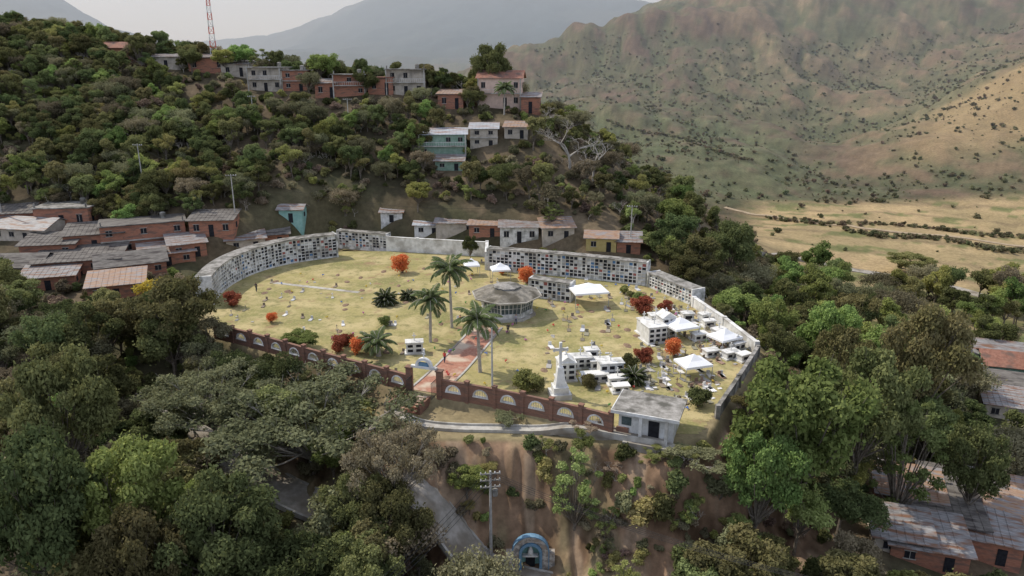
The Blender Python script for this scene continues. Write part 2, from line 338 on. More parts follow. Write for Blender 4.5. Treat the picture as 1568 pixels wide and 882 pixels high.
# ------------------------------------------------------------------ columbarium walls
M_niche=attrmat('niche_plaques','col',.7)
def resample(pts,step):
    pts=[Vector(p) for p in pts]
    tot=sum((b-a).length for a,b in zip(pts[:-1],pts[1:])); k=max(1,round(tot/step)); st=tot/k
    out=[]; 
    for i in range(k+1):
        t=i*st; 
        for a,b in zip(pts[:-1],pts[1:]):
            l=(b-a).length
            if t<=l+1e-6: out.append(a.lerp(b,min(1,t/l))); break
            t-=l
        else: out.append(pts[-1].copy())
    return out
def smoothpts(pts,n=3):
    for _ in range(n):
        o=[pts[0]]
        for a,b in zip(pts[:-1],pts[1:]): o+=[a.lerp(b,.25),a.lerp(b,.75)]
        o.append(pts[-1]); pts=o
    return pts
def niche_wall(name,pts,h,rows,depth=1.6,side=-1,cell=.85,dark=.35,curve=True):
    P=[Vector((p[0],p[1],0)) for p in pts]
    if curve: P=smoothpts(P)
    P=resample(P,cell); B=Build(name); wl=B('body',M_white2); fr=B('frame',M_white); ni=B('niches',M_niche)
    nr=[]
    for i in range(len(P)):
        d=(P[min(i+1,len(P)-1)]-P[max(i-1,0)]).normalized(); nr.append(Vector((-d.y,d.x,0))*side)
    up=Vector((0,0,1)); base=.35; rh=(h-base-.25)/rows
    for i in range(len(P)-1):
        a,b=P[i],P[i+1]; na,nb=nr[i],nr[i+1]
        k=[a-na*depth,b-nb*depth]
        af,bf=a-na*.14,b-nb*.14
        wl.add([k[0]-up*.5,k[1]-up*.5,k[1]+up*h,k[0]+up*h],[(0,1,2,3)])
        B('top_slab',M_conc).add([a+na*.25+up*h,b+nb*.25+up*h,k[1]-nb*.2+up*h,k[0]-na*.2+up*h, a+na*.25+up*(h+.14),b+nb*.25+up*(h+.14),k[1]-nb*.2+up*(h+.14),k[0]-na*.2+up*(h+.14)],[(3,2,1,0),(4,5,6,7),(0,1,5,4),(2,3,7,6)])
        wl.add([a-up*.5,b-up*.5,b+up*base,a+up*base,bf+up*base,af+up*base],[(0,1,2,3),(3,2,4,5)])
        fr.add([a+up*(h-.25),b+up*(h-.25),b+up*h,a+up*h,bf+up*(h-.25),af+up*(h-.25)],[(0,1,2,3),(0,5,4,1)])
        for r in range(rows):
            z0=base+r*rh; z1=z0+rh; t=random.random()
            if t<dark: c=random.uniform(.015,.06); cc=(c,c,c*1.1)
            elif t<.55: c=random.uniform(.12,.3); cc=(c,c*.97,c*.9)
            elif t<.62: cc=(.1,.2,.35)
            elif t<.66: cc=(.35,.12,.1)
            else: c=random.uniform(.35,.75); cc=(c,c,c*.96)
            ni.add([af+up*z0,bf+up*z0,bf+up*z1,af+up*z1],[(0,1,2,3)],cc)
            if r>0:
                fr.add([a+up*(z0-.06),b+up*(z0-.06),b+up*(z0+.06),a+up*(z0+.06),bf+up*(z0+.06),af+up*(z0+.06),bf+up*(z0-.06),af+up*(z0-.06)],[(0,1,2,3),(3,2,4,5),(0,7,6,1)])
        dd=(b-a).normalized(); w=.07 if i%6 else .16
        p=a+dd*w; q=a-dd*w; e=na*.012
        fr.add([q+e,p+e,p+e+up*(h-.2),q+e+up*(h-.2),q-na*.15,p-na*.15,p-na*.15+up*(h-.2),q-na*.15+up*(h-.2)],[(0,1,2,3),(1,5,6,2),(0,3,7,4)])
    for i in (0,-1):
        a=P[i]; nn=nr[i]; d=(P[1]-P[0]).normalized() if i==0 else (P[-1]-P[-2]).normalized(); s=-1 if i==0 else 1
        wl.box(a-nn*depth/2+d*s*.17+up*(h/2-.1),(.3,depth+.45,h+.6),math.atan2(d.y,d.x))
    return B.done()
niche_wall('columbarium_wall',[onz(327,466),onz(345,442),onz(385,420),onz(440,404),onz(516,394)],5.0,7,side=-1,depth=2.4)
niche_wall('columbarium_wall',[onz(519,377),onz(592,383)],3.6,5,side=-1,curve=False)
niche_wall('columbarium_wall',[onz(748,414),onz(870,424),onz(988,438)],4.5,6,side=-1,depth=1.8,dark=.5)
niche_wall('columbarium_wall',[onz(812,455),onz(872,463)],3.4,4,side=-1,curve=False,depth=2.0,dark=.4)
def wall(name,pts,h,t,mat,cap=None,base=-.8):
    B=Build(name); b=B('wall',mat)
    for a,c in zip(pts[:-1],pts[1:]):
        a=Vector((a[0],a[1],0)); c=Vector((c[0],c[1],0)); d=c-a
        b.box((a+c)/2+Vector((0,0,(h+base)/2)),(d.length,t,h-base),math.atan2(d.y,d.x))
        if cap: B('cap',cap).box((a+c)/2+Vector((0,0,h+.06)),(d.length+.05,t+.16,.12),math.atan2(d.y,d.x))
    for a in pts:
        b.box((a[0],a[1],(h+base)/2+.1),(t+.2,t+.2,h-base+.25))
    return B.done()
wall('white_wall',[onz(594,384),onz(640,387),onz(745,393)],3.2,.4,M_white,M_white)
wall('white_wall',[onz(745,413),onz(746,395)],3.6,.5,M_white,M_white)
niche_wall('columbarium_wall',[onz(993,440),onz(1058,468)],2.8,4,side=-1,curve=False,depth=2.4,dark=.2)
wall('white_wall',[onz(1062,470),onz(1108,502),onz(1157,541)],1.7,.5,M_white,M_white)
wall('mossy_wall',[onz(1159,546),onz(1130,592),onz(1098,640)],1.5,.35,M_conc,M_conc)

# ------------------------------------------------------------------ arched front wall
def arch_wall(name,pts,h=2.15,t=.3,bay=3.45,base=-1.6):
    P=resample([Vector((p[0],p[1],0)) for p in pts],bay); B=Build(name); w=B('brickwork',M_brickwall); tr=B('arch_trim',M_white); ba=B('grille',M_cream); pl=B('coping',M_brickwall)
    for a,b in zip(P[:-1],P[1:]):
        d=b-a; Ln=d.length; d.normalize(); nn=Vector((d.y,-d.x,0))
        R=.88; cy=.8; cx=Ln/2
        def T(s,z,o): p=a+d*s+nn*o; return (p.x,p.y,z)
        for o in (t/2,-t/2):
            for s0,s1,z0,z1 in ((0,cx-R,base,h),(cx+R,Ln,base,h),(cx-R,cx+R,base,cy)):
                w.add([T(s0,z0,o),T(s1,z0,o),T(s1,z1,o),T(s0,z1,o)],[(0,1,2,3)])
            K=12
            for k in range(K):
                t0=math.pi*k/K; t1=math.pi*(k+1)/K
                x0,z0,x1,z1=cx+R*math.cos(t0),cy+R*math.sin(t0),cx+R*math.cos(t1),cy+R*math.sin(t1)
                w.add([T(x0,z0,o),T(x0,h,o),T(x1,h,o),T(x1,z1,o)],[(0,1,2,3)])
        for k in range(12):
            t0=math.pi*k/12; t1=math.pi*(k+1)/12
            def q(rr_,tt,o): return T(cx+rr_*math.cos(tt),cy+rr_*math.sin(tt),o)
            tr.add([q(R-.01,t0,t/2+.05),q(R-.01,t1,t/2+.05),q(R+.16,t1,t/2+.05),q(R+.16,t0,t/2+.05),q(R-.01,t0,-t/2-.05),q(R-.01,t1,-t/2-.05),q(R+.16,t1,-t/2-.05),q(R+.16,t0,-t/2-.05)],[(0,1,2,3),(0,4,5,1),(3,2,6,7),(4,7,6,5)])
        m=a+d*cx; rz=math.atan2(d.y,d.x)
        tr.box((m.x,m.y,cy-.05),(2*R+.4,t+.14,.12),rz)
        for k in range(-3,4):
            s=k*.22; zz=math.sqrt(max(0,R*R-s*s)); p=m+d*s
            ba.box((p.x,p.y,cy+zz/2),(.05,.05,zz),rz)
        pl.box((m.x,m.y,h+.05),(Ln-.5,t+.12,.12),rz)
    for a in P: w.box((a.x,a.y,(h+.35+base)/2),(.5,.5,h+.35-base),rz); pl.box((a.x,a.y,h+.42),(.62,.62,.14),rz)
    return B.done()
GL=onz(628,599); GR=onz(674,606)
arch_wall('brick_arch_wall',[onz(332,517),onz(395,533),onz(480,558),onz(560,580),GL],bay=3.9)
arch_wall('brick_arch_wall',[GR,onz(740,617),onz(870,645),onz(935,662)],bay=3.5)
g=Vector(GL).lerp(Vector(GR),.5); gd=(Vector(GR)-Vector(GL)); gw=gd.length; grz=math.atan2(gd.y,gd.x)
B=Build('cemetery_gate',(g.x,g.y,0),grz)
p=B('posts',M_brickwall)
for s in(-1,1): p.box((s*gw/2,0,1.4),(.7,.7,3.9)); p.box((s*gw/2,0,3.42),(.9,.9,.16))
c=B('pediment',M_white)
for k in range(10):
    t0=math.pi*k/10;t1=math.pi*(k+1)/10; r0=.8;r1=1.15
    vs=[];
    for o in(-.2,.2):
        vs+=[(r0*math.cos(t0),o,3.75+r0*math.sin(t0)),(r0*math.cos(t1),o,3.75+r0*math.sin(t1)),(r1*math.cos(t1),o,3.75+r1*math.sin(t1)),(r1*math.cos(t0),o,3.75+r1*math.sin(t0))]
    c.add(vs,[(0,1,2,3),(7,6,5,4),(0,4,5,1),(3,2,6,7)])
c.box((0,0,3.6),(gw-.7,.45,.3)); c.box((0,0,5.3),(.12,.12,.9)); c.box((0,0,5.4),(.5,.1,.1))
B('pediment_panel',M_blue).box((0,0,4.0),(1.3,.2,.5))
gt=B('gate_leaves',M_wire)
for s in(-1,1):
    for k in range(7): gt.box((s*(gw/2-.4),-.2-k*.25,1.2),(.04,.04,2.2))
    gt.box((s*(gw/2-.4),-.95,2.3),(.05,1.6,.06)); gt.box((s*(gw/2-.4),-.95,.3),(.05,1.6,.06))
B.done()
B=Build('entrance_steps',(g.x,g.y,0),grz); st=B('treads',M_path); ck=B('cheeks',M_brickwall)
for k in range(7): st.box((-1.2,-.7-k*.42,-.09-k*.17-.4),(3.6,.42,.8))
ck.box((-3.2,-2,-.7),(.35,3.2,1.3)); ck.box((.8,-2,-.7),(.35,3.2,1.3)); B.done()
B=Build('caretaker_building',onz(988,668),grz-.05)
w=B('walls',M_white); w.box((0,2.2,.1),(6.2,4.4,5.4)); B('brick_base',M_brickwall).box((-2.6,-.08,-.6),(1.4,.3,2.6))
r=B('roof',M_conc); r.box((0,1.9,2.95),(7.5,5.9,.26)); B('fascia',M_white).box((0,-1.08,2.93),(7.6,.12,.36))
B('fascia_sides',M_white).box((-3.78,1.9,2.93),(.1,5.9,.36)); B('door',M_dark).box((.9,-.02,.9),(1.2,.12,2.2)); B('pillars',M_white).box((-.45,-.75,1.1),(.35,.35,3.4)); B('pillars').box((2.4,-.75,1.1),(.35,.35,3.4)); B('windows',M_glass).box((-2.2,-.02,1.5),(1.1,.1,1.0)); B('plinth',M_concl).box((.6,-.85,-.8),(5.6,1.7,1.1))
B.done()
B=Build('octagonal_chapel',onz(776,480),math.radians(10))
ph=math.pi/8
B('base',M_concl).lathe([(5.2,-.2),(5.2,.4),(5.0,.45)],8,ph=ph)
B('parapet',M_white2).lathe([(4.6,.45),(4.6,1.15),(4.5,1.2)],8,ph=ph)
B('glazing',M_glass).lathe([(4.35,1.15),(4.7,3.2)],8,ph=ph)
ml=B('mullions',M_white)
for k in range(8):
    t0=ph+2*math.pi*k/8;t1=t0+2*math.pi/8
    for j in range(5):
        f=j/5; rr0=[(4.42*((1-f)*math.cos(t0)+f*math.cos(t1)),4.42*((1-f)*math.sin(t0)+f*math.sin(t1)),1.1),(4.76*((1-f)*math.cos(t0)+f*math.cos(t1)),4.76*((1-f)*math.sin(t0)+f*math.sin(t1)),3.25)]
        ml.tube(rr0,.11 if j==0 else .05,4)
    ml.tube([(4.6*math.cos(t0),4.6*math.sin(t0),2.2),(4.6*math.cos(t1),4.6*math.sin(t1),2.2)],.05,4)
B('ring_beam',M_white2).lathe([(4.9,3.2),(5.6,3.25),(5.6,3.55),(5.3,3.6)],8,ph=ph)
B('roof',M_chroof).lathe([(6.2,3.55),(6.25,3.75),(5.9,3.85),(2.6,4.9),(2.5,4.9)],8,ph=ph)
B('roof_rim',M_concl).lathe([(6.3,3.57),(6.34,3.76),(6.28,3.78)],8,ph=ph)
B('lantern',M_white2).lathe([(2.3,4.8),(2.3,5.0),(2.2,5.05)],8,ph=ph); B('lantern_top',M_conc).lathe([(2.5,5.05),(2.5,5.17),(.2,5.6)],8,ph=ph)
B.done(.95)
def tent(px,py,w,d,h=2.3,rz=0.2):
    B=Build('canopy_tent',onz(px,py),rz); r=B('canopy',M_tent); f=B('frame',M_pole)
    a,b=w/2,d/2
    vs=[(-a,-b,h-.3),(a,-b,h-.3),(a,b,h-.3),(-a,b,h-.3),(-a,-b,h),(a,-b,h),(a,b,h),(-a,b,h)]+[(-a*.5,-b*.5,h+.45),(a*.5,-b*.5,h+.45),(a*.5,b*.5,h+.45),(-a*.5,b*.5,h+.45),(0,0,h+1.15)]
    r.add(vs,[(0,1,5,4),(1,2,6,5),(2,3,7,6),(3,0,4,7),(4,5,9,8),(5,6,10,9),(6,7,11,10),(7,4,8,11),(8,9,12),(9,10,12),(10,11,12),(11,8,12)])
    for i in(-1,1):
        for j in(-1,1): f.tube([(i*(a-.05),j*(b-.05),-.05),(i*(a-.05),j*(b-.05),h)],.05,5)
    B.done()
tent(900,466,6,5,2.8); tent(1040,517,4.2,4,2.2,.4); tent(1108,532,4.0,3.4,1.9,.5); tent(1060,575,4,3.4,2,.3)
tent(766,428,3.6,3); tent(722,421,3,3)
B=Build('cross_monument',onz(857,607),.15); m=B('pedestal',M_white)
m.box((0,0,.3),(2.6,2.6,.8)); m.box((0,0,1.1),(1.9,1.9,.9)); m.lathe([(1.0,1.5),(.75,2.6),(.5,4.0),(.42,4.1)],4,ph=math.pi/4)
m.box((0,0,5.6),(.34,.3,3.4)); m.box((0,0,6.35),(1.9,.28,.34))
for s in(-1,1): m.box((s*.85,0,6.35),(.2,.34,.46))
B.done()
def vault(px,py,w,d,h,kind=0,rz=.15):
    B=Build('family_tomb',onz(px,py),rz); m=B('vault',random.choice([M_white,M_white,M_white2])); m.box((0,0,h/2),(w,d,h+.1)); m.box((0,0,h+.1),(w+.25,d+.25,.14)); m.box((0,0,.1),(w+.5,d+.5,.3))
    n=B('niches',M_dark); k=max(1,int(w/1.0)); rws=max(1,int(h/.75))
    for i in range(k):
        for j in range(rws): n.box((-w/2+(i+.5)*w/k,-d/2-.005,.35+(j+.35)*(h-.3)/rws),(w/k*.62,.06,(h-.3)/rws*.55))
    if kind: m.box((0,0,h+.75),(.12,.12,1.2)); m.box((0,0,h+.95),(.55,.1,.12))
    if kind==2: m.add([(-w/2,-d/2,h+.17),(w/2,-d/2,h+.17),(w/2,d/2,h+.17),(-w/2,d/2,h+.17),(0,-d/2,h+.9),(0,d/2,h+.9)],[(0,1,4),(2,3,5),(1,2,5,4),(3,0,4,5)])
    B.done()
for a in [(866,580,2.2,2.2,2.6,2),(888,562,3,1.8,1.6,1),(918,563,2.8,1.6,1.2,1),(934,575,3.2,1.8,2.0,1),(910,583,3.4,1.4,1.0),(945,588,2.4,1.3,1.0,1),(905,553,1.8,1.3,1.8,1),
 (1000,522,3.0,2.8,2.6,1,.3),(1018,512,2.2,2.4,3.0,2,.3),(985,510,1.6,1.6,2.2,1,.3),(1003,500,2,1.6,2,1,.2),(1070,520,2.2,1.5,1,1,.3),(1088,545,2.0,1.3,.9,0,.3),(1118,548,2.2,1.3,1.0,1,.4),(1052,490,1.8,1.3,1.2,1),(1085,500,1.8,1.2,1,1),
 (1128,535,2,1.3,1.1,1,.5),(1100,515,2,1.3,1.2,1,.5),(1138,552,1.8,1.2,1,0,.5),(1078,492,1.6,1.2,1.3,1,.4),(635,540,2.4,1.4,1.7,1),(950,600,2,1.2,.9)]: vault(*a)
gb=MB(attrmat('gravestones','col',.8))
def grave(x,y,rz,c,s=1.0):
    k=random.random(); v=random.uniform(.8,1.1); c=tuple(min(.8,q*v) for q in c)
    if k<.4:
        gb.box((x,y,.08),(.7*s,1.5*s,.14),rz,c); gb.box((x-math.sin(rz)*.8*s,y+math.cos(rz)*.8*s,.35),(.5*s,.1,.6*s),rz,c)
    elif k<.7:
        gb.box((x,y,.06),(.6*s,1.3*s,.1),rz,tuple(q*.6 for q in c)); gb.box((x-math.sin(rz)*.7*s,y+math.cos(rz)*.7*s,.5),(.08,.08,.9*s),rz,c); gb.box((x-math.sin(rz)*.7*s,y+math.cos(rz)*.7*s,.65),(.42*s,.07,.08),rz,c)
    else: gb.box((x,y,.06),(.6*s,.45*s,.12),rz,c)
def inpoly(x,y,P): return pdist(np.array([x]),np.array([y]),P)[0]
cnt=0
while cnt<150:
    x=random.uniform(-50,34); y=random.uniform(76,150)
    if inpoly(x,y,INN)>-2: continue
    if math.hypot(x+.8,y-117)<8: continue
    px,py=proj(x,y,0)
    if 632<px<765 and 500<py<610: continue
    grv= vnoise(np.array([x/7]),np.array([y/7]),91)[0]
    if px<830 and grv<.66: continue
    row=round(y/2.4)*2.4 if random.random()<.6 else y
    if inpoly(x,row,INN)>-2: continue
    grave(x,row,random.uniform(-.2,.4),random.choice([(.7,.69,.66),(.4,.38,.35),(.3,.28,.25),(.35,.3,.22),(.25,.2,.15),(.5,.5,.5),(.3,.28,.2)]),.75 if px<830 else 1); cnt+=1
cnt=0
while cnt<190:
    px=random.uniform(985,1140); py=random.uniform(470,620); x,y,_=onz(px,py)
    if inpoly(x,y,INN)>-1.5: continue
    grave(x,y,random.uniform(0,.6),random.choice([(.72,.7,.67),(.6,.58,.55),(.4,.38,.34),(.3,.2,.15),(.25,.2,.14),(.3,.28,.2)]),.9); cnt+=1
gb.obj('gravestones')
fl=MB(attrmat('flower_bouquets','col',.8))
for _ in range(150):
    x=random.uniform(-45,34); y=random.uniform(78,140)
    if inpoly(x,y,INN)>-2: continue
    c=random.choice([(.6,.1,.08),(.6,.45,.08),(.6,.6,.6),(.1,.2,.5),(.5,.15,.35),(.12,.3,.08)])
    for k in range(4): fl.lathe([(.03,0),(.12,.12),(.02,.24)],5,(x+random.uniform(-.15,.15),y+random.uniform(-.15,.15),.1+random.uniform(0,.2)),col=c)
fl.obj('grave_flowers')
sm=MB(noisy('grave_soil',(.14,.09,.06),(.26,.18,.12),2))
for _ in range(90):
    x=random.uniform(-48,34); y=random.uniform(80,148)
    if inpoly(x,y,INN)>-2 or math.hypot(x+.8,y-117)<8: continue
    rz=random.uniform(-.2,.4); R=Matrix.Rotation(rz,3,'Z'); L_=random.uniform(.7,1.1); w_=random.uniform(.35,.7)
    vs=[]
    for r_,z_ in((1,.02),(.7,.12),(.3,.18)):
        for k in range(10): t=k*.6283; v=R@Vector((math.cos(t)*w_*r_*random.uniform(.85,1.15),math.sin(t)*L_*r_*random.uniform(.85,1.15),z_)); vs.append((x+v.x,y+v.y,v.z))
    sm.add(vs,[(i*10+k,i*10+(k+1)%10,(i+1)*10+(k+1)%10,(i+1)*10+k) for i in range(2) for k in range(10)]+[tuple(range(20,30))])
sm.obj('earth_graves')

# ------------------------------------------------------------------ houses
def house(name,px,py,w,d,h,wm,roof='flat',rm=None,rz=0.0,st=1,balc=False):
    g=ground(px,py)
    B=Build(name,g,rz); rm=rm or M_tin
    w_=B('walls',wm); w_.box((0,d/2,h/2-2),(w,d,h+4))
    fh=h/st; k=max(1,int(w/2.8)); wi=B('windows',M_dark); fr=B('frames',M_concl if wm is not M_cream else M_conc)
    for s in range(st):
        for i in range(k):
            if random.random()<.25 and k>2: continue
            x=-w/2+(i+.5)*w/k; z=s*fh+fh*.55
            if s==0 and i==k//2:
                B('door',M_dark).box((x,-.01,fh*.36),(1.0,.1,fh*.72)); continue
            wi.box((x,-.01,z),(1.1,.1,fh*.36)); fr.box((x,-.03,z-fh*.2),(1.35,.16,.1)); fr.box((x,-.03,z+fh*.2),(1.35,.14,.08)); fr.box((x,-.045,z),(.06,.1,fh*.34))
        for sx in(-1,1):
            for j in range(max(1,int(d/3.5))):
                wi.box((sx*(w/2),(j+.5)*d/max(1,int(d/3.5)),s*fh+fh*.55),(.1,1.0,fh*.33))
    if st>1:
        for s in range(1,st): B('floor_slab',M_concl).box((0,d/2-.3,s*fh),(w+.2,d+ (1.4 if balc else .3),.2))
    if balc:
        rl=B('railing',M_white)
        for s in range(1,st):
            rl.box((0,-.95,s*fh+1.0),(w,.06,.07)); 
            for i in range(int(w/.6)): rl.box((-w/2+.3+i*.6,-.95,s*fh+.55),(.05,.05,.9))
        pi=B('pillars',M_concl)
        for i in(-1,1): pi.box((i*(w/2-.2),-.95,h/2-1),(.28,.28,h+2))
    r=B('roof',rm)
    if roof=='flat':
        r.box((0,d/2-(.4 if balc else 0),h+.1),(w+.8,d+(1.9 if balc else .9),.2))
        pr=B('rooftop',M_conc)
        pr.lathe([(.6,0),(.65,1.1),(.3,1.3)],8,(w*.25,d*.6,h+.2))
        for i in(-1,1): pr.box((i*(w/2-.3),.3,h+.6),(.25,.25,.9))
    elif roof=='shed':
        r.box((0,d/2,h+.5),(w+1,(d+1.4),.1),0,tilt=math.atan2(.9,d))
        w_.add([(-w/2+.01,0,h),(-w/2+.01,d,h),(-w/2+.01,d,h+.85),(w/2-.01,0,h),(w/2-.01,d,h),(w/2-.01,d,h+.85)],[(0,1,2),(3,5,4),(1,4,5,2)])
        rb=B('roof_ribs',rm)
        for i in range(int(w/.9)): rb.box((-w/2+.5+i*.9,d/2,h+.57),(.09,d+1.35,.06),0,tilt=math.atan2(.9,d))
    else:
        e=.6; rh=d*.22
        vs=[(-w/2-e,-e,h-.1),(w/2+e,-e,h-.1),(w/2+e,d/2,h+rh),(-w/2-e,d/2,h+rh),(w/2+e,d+e,h-.1),(-w/2-e,d+e,h-.1)]
        vs+=[(x,y,z+.12) for x,y,z in vs]
        r.add(vs,[(0,3,2,1),(3,5,4,2),(6,7,8,9),(9,8,10,11),(0,1,7,6),(4,5,11,10),(1,2,8,7),(2,4,10,8),(3,0,6,9),(5,3,9,11)])
        w_.add([(-w/2,0,h),(-w/2,d,h),(-w/2,d/2,h+rh-.05),(w/2,0,h),(w/2,d,h),(w/2,d/2,h+rh-.05)],[(0,1,2),(3,5,4)])
    return B.done()
HS=[]
def hs(*a,**k): HS.append((a[1],a[2])); house(*a,**k)
two=dict(st=2,balc=True)
for a,k in [(('brick_house',98,356,11,8,5.0,M_brick,'flat',M_conc,.1),{}),
(('brick_house',225,388,16,8,6.2,M_brick,'flat',M_fiber,.45),dict(st=2)),
(('brick_house',148,392,11,8,4.6,M_brick,'shed',M_fiber,.35),{}),
(('brick_house',325,364,9,6,3.6,M_brick,'shed',M_fiber,.1),{}),
(('teal_house',446,343,5.2,4,3,M_teal,'gable',M_tin,0),{}),
(('tin_roof_house',30,370,13,8,2.6,M_cream,'gable',M_tin,-.2),{}),
(('tin_roof_house',20,345,10,7,2.6,M_brick,'shed',M_fiber,.2),{}),
(('tin_roof_house',120,420,15,9,2.6,M_brick,'shed',M_fiber,.3),{}),
(('tin_roof_house',205,425,12,8,2.6,M_brick,'gable',M_fiber,.5),{}),
(('tin_roof_house',260,408,10,7,2.6,M_brick,'shed',M_tin,.5),{}),
(('tin_roof_house',180,458,9,7,2.6,M_brick,'shed',M_rust,.4),{}),
(('shed',20,430,10,8,2.6,M_cream,'gable',M_fiber,.1),{}),
(('shed',378,385,8,5,2.4,M_cream,'shed',M_tin,.4),{}),(('shed',415,378,8,5,2.4,M_brick,'shed',M_fiber,.3),{}),
(('tin_roof_house',655,364,6,5,2.6,M_white,'shed',M_tin2,0),{}),
(('tin_roof_house',698,362,9,6,2.8,M_cream,'shed',M_tin,.0),{}),
(('tin_roof_house',742,364,7,6,2.8,M_brick,'shed',M_rust,-.1),{}),
(('tin_roof_house',795,374,8.5,6,3.6,M_white2,'shed',M_tin,0),{}),
(('tin_roof_house',855,370,7,6,3.0,M_cream,'shed',M_rust,.1),{}),
(('yellow_house',920,386,6.5,5,3,M_yellow,'gable',M_rust,-.15),{}),
(('tin_roof_house',962,388,5,5,2.6,M_brick,'shed',M_tin,-.15),{}),
(('shed',600,345,5,4,2.4,M_white2,'shed',M_tin,0),{}),
(('brick_house',178,92,13,8,3.5,M_brick,'gable',M_clay,.1),{}),(('tin_roof_house',255,106,14,8,3.5,M_cream,'shed',M_tin,.1),{}),(('brick_house',318,112,11,7,4.5,M_brick,'shed',M_tin,.0),{}),
(('two_storey_house',408,140,10,8,6.5,M_cream,'flat',M_concl,-.1),two),
(('two_storey_house',452,140,7,7,5.6,M_brick,'flat',M_conc,.1),dict(st=2)),
(('brick_house',536,148,9,8,5.8,M_brick,'flat',M_conc,.05),two),
(('brick_house',583,146,7,7,4.6,M_brick,'flat',M_clay,0),{}),
(('two_storey_house',622,146,11,8,7,M_cream,'flat',M_conc,0),two),
(('two_storey_house',765,166,12,9,8,M_pink,'gable',M_clay,-.1),two),
(('brick_house',812,174,5,6,4.4,M_brick,'shed',M_tin,-.1),{}),
(('green_house',678,242,12,7,5.8,M_green,'shed',M_tin2,.05),two),
(('two_storey_house',741,226,7,6,4.6,M_cream,'shed',M_tin2,0),dict(st=2)),
(('tin_roof_house',790,214,6,5,3,M_cream,'shed',M_rust,-.1),{}),
(('shed',688,262,7,4,2.4,M_green,'shed',M_tin,.0),{}),
(('white_house',1508,566,13,8,3.2,M_white,'gable',M_tin,-.35),{}),(('white_house',1560,590,12,8,3.4,M_teal,'gable',M_clay,-.3),{}),
(('tin_roof_house',1530,620,14,9,2.8,M_cream,'gable',M_fiber,-.4),{}),(('tin_roof_house',1570,650,12,9,2.8,M_cream,'shed',M_tin,-.4),{}),
(('tin_roof_house',1390,790,7.5,6,2.8,M_brick,'shed',M_rust,-.35),{}),(('tin_roof_house',1440,830,9,6.5,2.8,M_conc,'shed',M_fiber,-.3),{}),(('tin_roof_house',1500,860,8,7,3,M_brick,'shed',M_tin,-.4),{}),(('brick_house',1556,842,7,7,3.8,M_brick,'gable',M_rust,-.5),{}),(('shed',1380,855,6,5,2.5,M_cream,'shed',M_tin,-.3),{}),
(('tin_roof_house',1475,800,9,7,2.7,M_brick,'shed',M_fiber,-.35),{}),(('tin_roof_house',1535,800,7,6,2.6,M_cream,'shed',M_rust,-.45),{}),(('tin_roof_house',1420,872,8,6,2.6,M_brick,'shed',M_tin,-.3),{}),(('tin_roof_house',75,398,10,7,3,M_brick,'shed',M_fiber,.2),{}),(('tin_roof_house',290,395,7,6,3,M_brick,'shed',M_tin,.5),{}),(('tin_roof_house',75,445,9,7,2.6,M_brick,'shed',M_tin,.3),{}),(('brick_house',500,150,6,6,4,M_brick,'shed',M_tin,.1),{}),(('brick_house',690,168,7,6,4,M_brick,'shed',M_rust,-.1),{}),(('tin_roof_house',360,118,8,6,3.6,M_cream,'shed',M_tin,0),{})]: hs(*a,**k)
HSW=[ground(*p)[:2] for p in HS]
ng=ground(812,868); B=Build('roadside_shrine',(ng[0],ng[1]-.2,ng[2]-.1),0)
s=B('stone_surround',M_stone); K=14
def archring(b,r0,r1,y0,y1,zc,legs=True):
    for k in range(K):
        t0=math.pi*k/K;t1=math.pi*(k+1)/K; vs=[]
        for y in(y0,y1):
            vs+=[(r0*math.cos(t0),y,zc+r0*math.sin(t0)),(r0*math.cos(t1),y,zc+r0*math.sin(t1)),(r1*math.cos(t1),y,zc+r1*math.sin(t1)),(r1*math.cos(t0),y,zc+r1*math.sin(t0))]
        b.add(vs,[(0,1,2,3),(7,6,5,4),(0,4,5,1),(3,2,6,7)])
    if legs:
        for q in(-1,1): b.box((q*(r0+r1)/2,(y0+y1)/2,(zc-.6)/2),(r1-r0,y1-y0,zc+.6))
archring(s,1.25,1.9,-.6,.1,2.3); archring(B('blue_arch',M_blue),.95,1.24,-.75,.3,2.2); archring(B('outer_trim',M_blue),1.9,2.0,-.66,.0,2.3)
B('alcove',M_teal).box((0,.45,1.6),(2.6,.3,3.4)); B('door',M_dark).box((0,.2,.7),(1.0,.2,1.5)); B('statue',M_white).lathe([(.3,1.7),(.32,2.0),(.2,2.5),(.1,2.65),(.14,2.8),(.05,2.9)],8,(0,-.1,0)); B('altar',M_white2).box((0,-.1,1.6),(1.7,.5,.18))
for q in(-1,1): s.box((q*2.2,-.2,.7),(.8,.9,2.9))
B.done()
def pole(px,py,hgt,name='utility_pole',arms=1,r=.16):
    g=ground(px,py); B=Build(name,g,random.uniform(-.3,.3)); b=B('shaft',M_pole); b.tube([(0,0,-1),(0,0,hgt)],[r,r*.6],8)
    a=B('crossarms',M_conc)
    for k in range(arms): 
        a.box((0,0,hgt-.35-k*.8),(2.2,.12,.12))
        for q in(-1,-.5,.5,1): B('insulators',M_white).lathe([(.06,0),(.08,.1),(.04,.2)],6,(q,0,hgt-.29-k*.8))
    if arms==0: a.lathe([(r*.6,0),(r*.7,.15),(.02,.25)],8,(0,0,hgt))
    if arms>1: a.lathe([(.3,-.4),(.32,.3),(.2,.4)],8,(.5,0,hgt-2.6))
    B.done(); return g
pg=pole(752,858,11,arms=3,r=.2)
for a in [(222,302,12),(362,345,11),(6,345,12),(848,142,9),(965,378,9),(754,622,10),(535,205,9),(650,125,8),(390,200,9)]:
    pole(*a,arms=1 if a[2]!=10 else 0,r=.15)
W=MB(M_wire)
def cable(a,b,sag=1.0,r=.022):
    a=Vector(a);b=Vector(b); W.tube([a.lerp(b,t/12)-Vector((0,0,4*sag*(t/12)*(1-t/12))) for t in range(13)],r,3,cap=False)
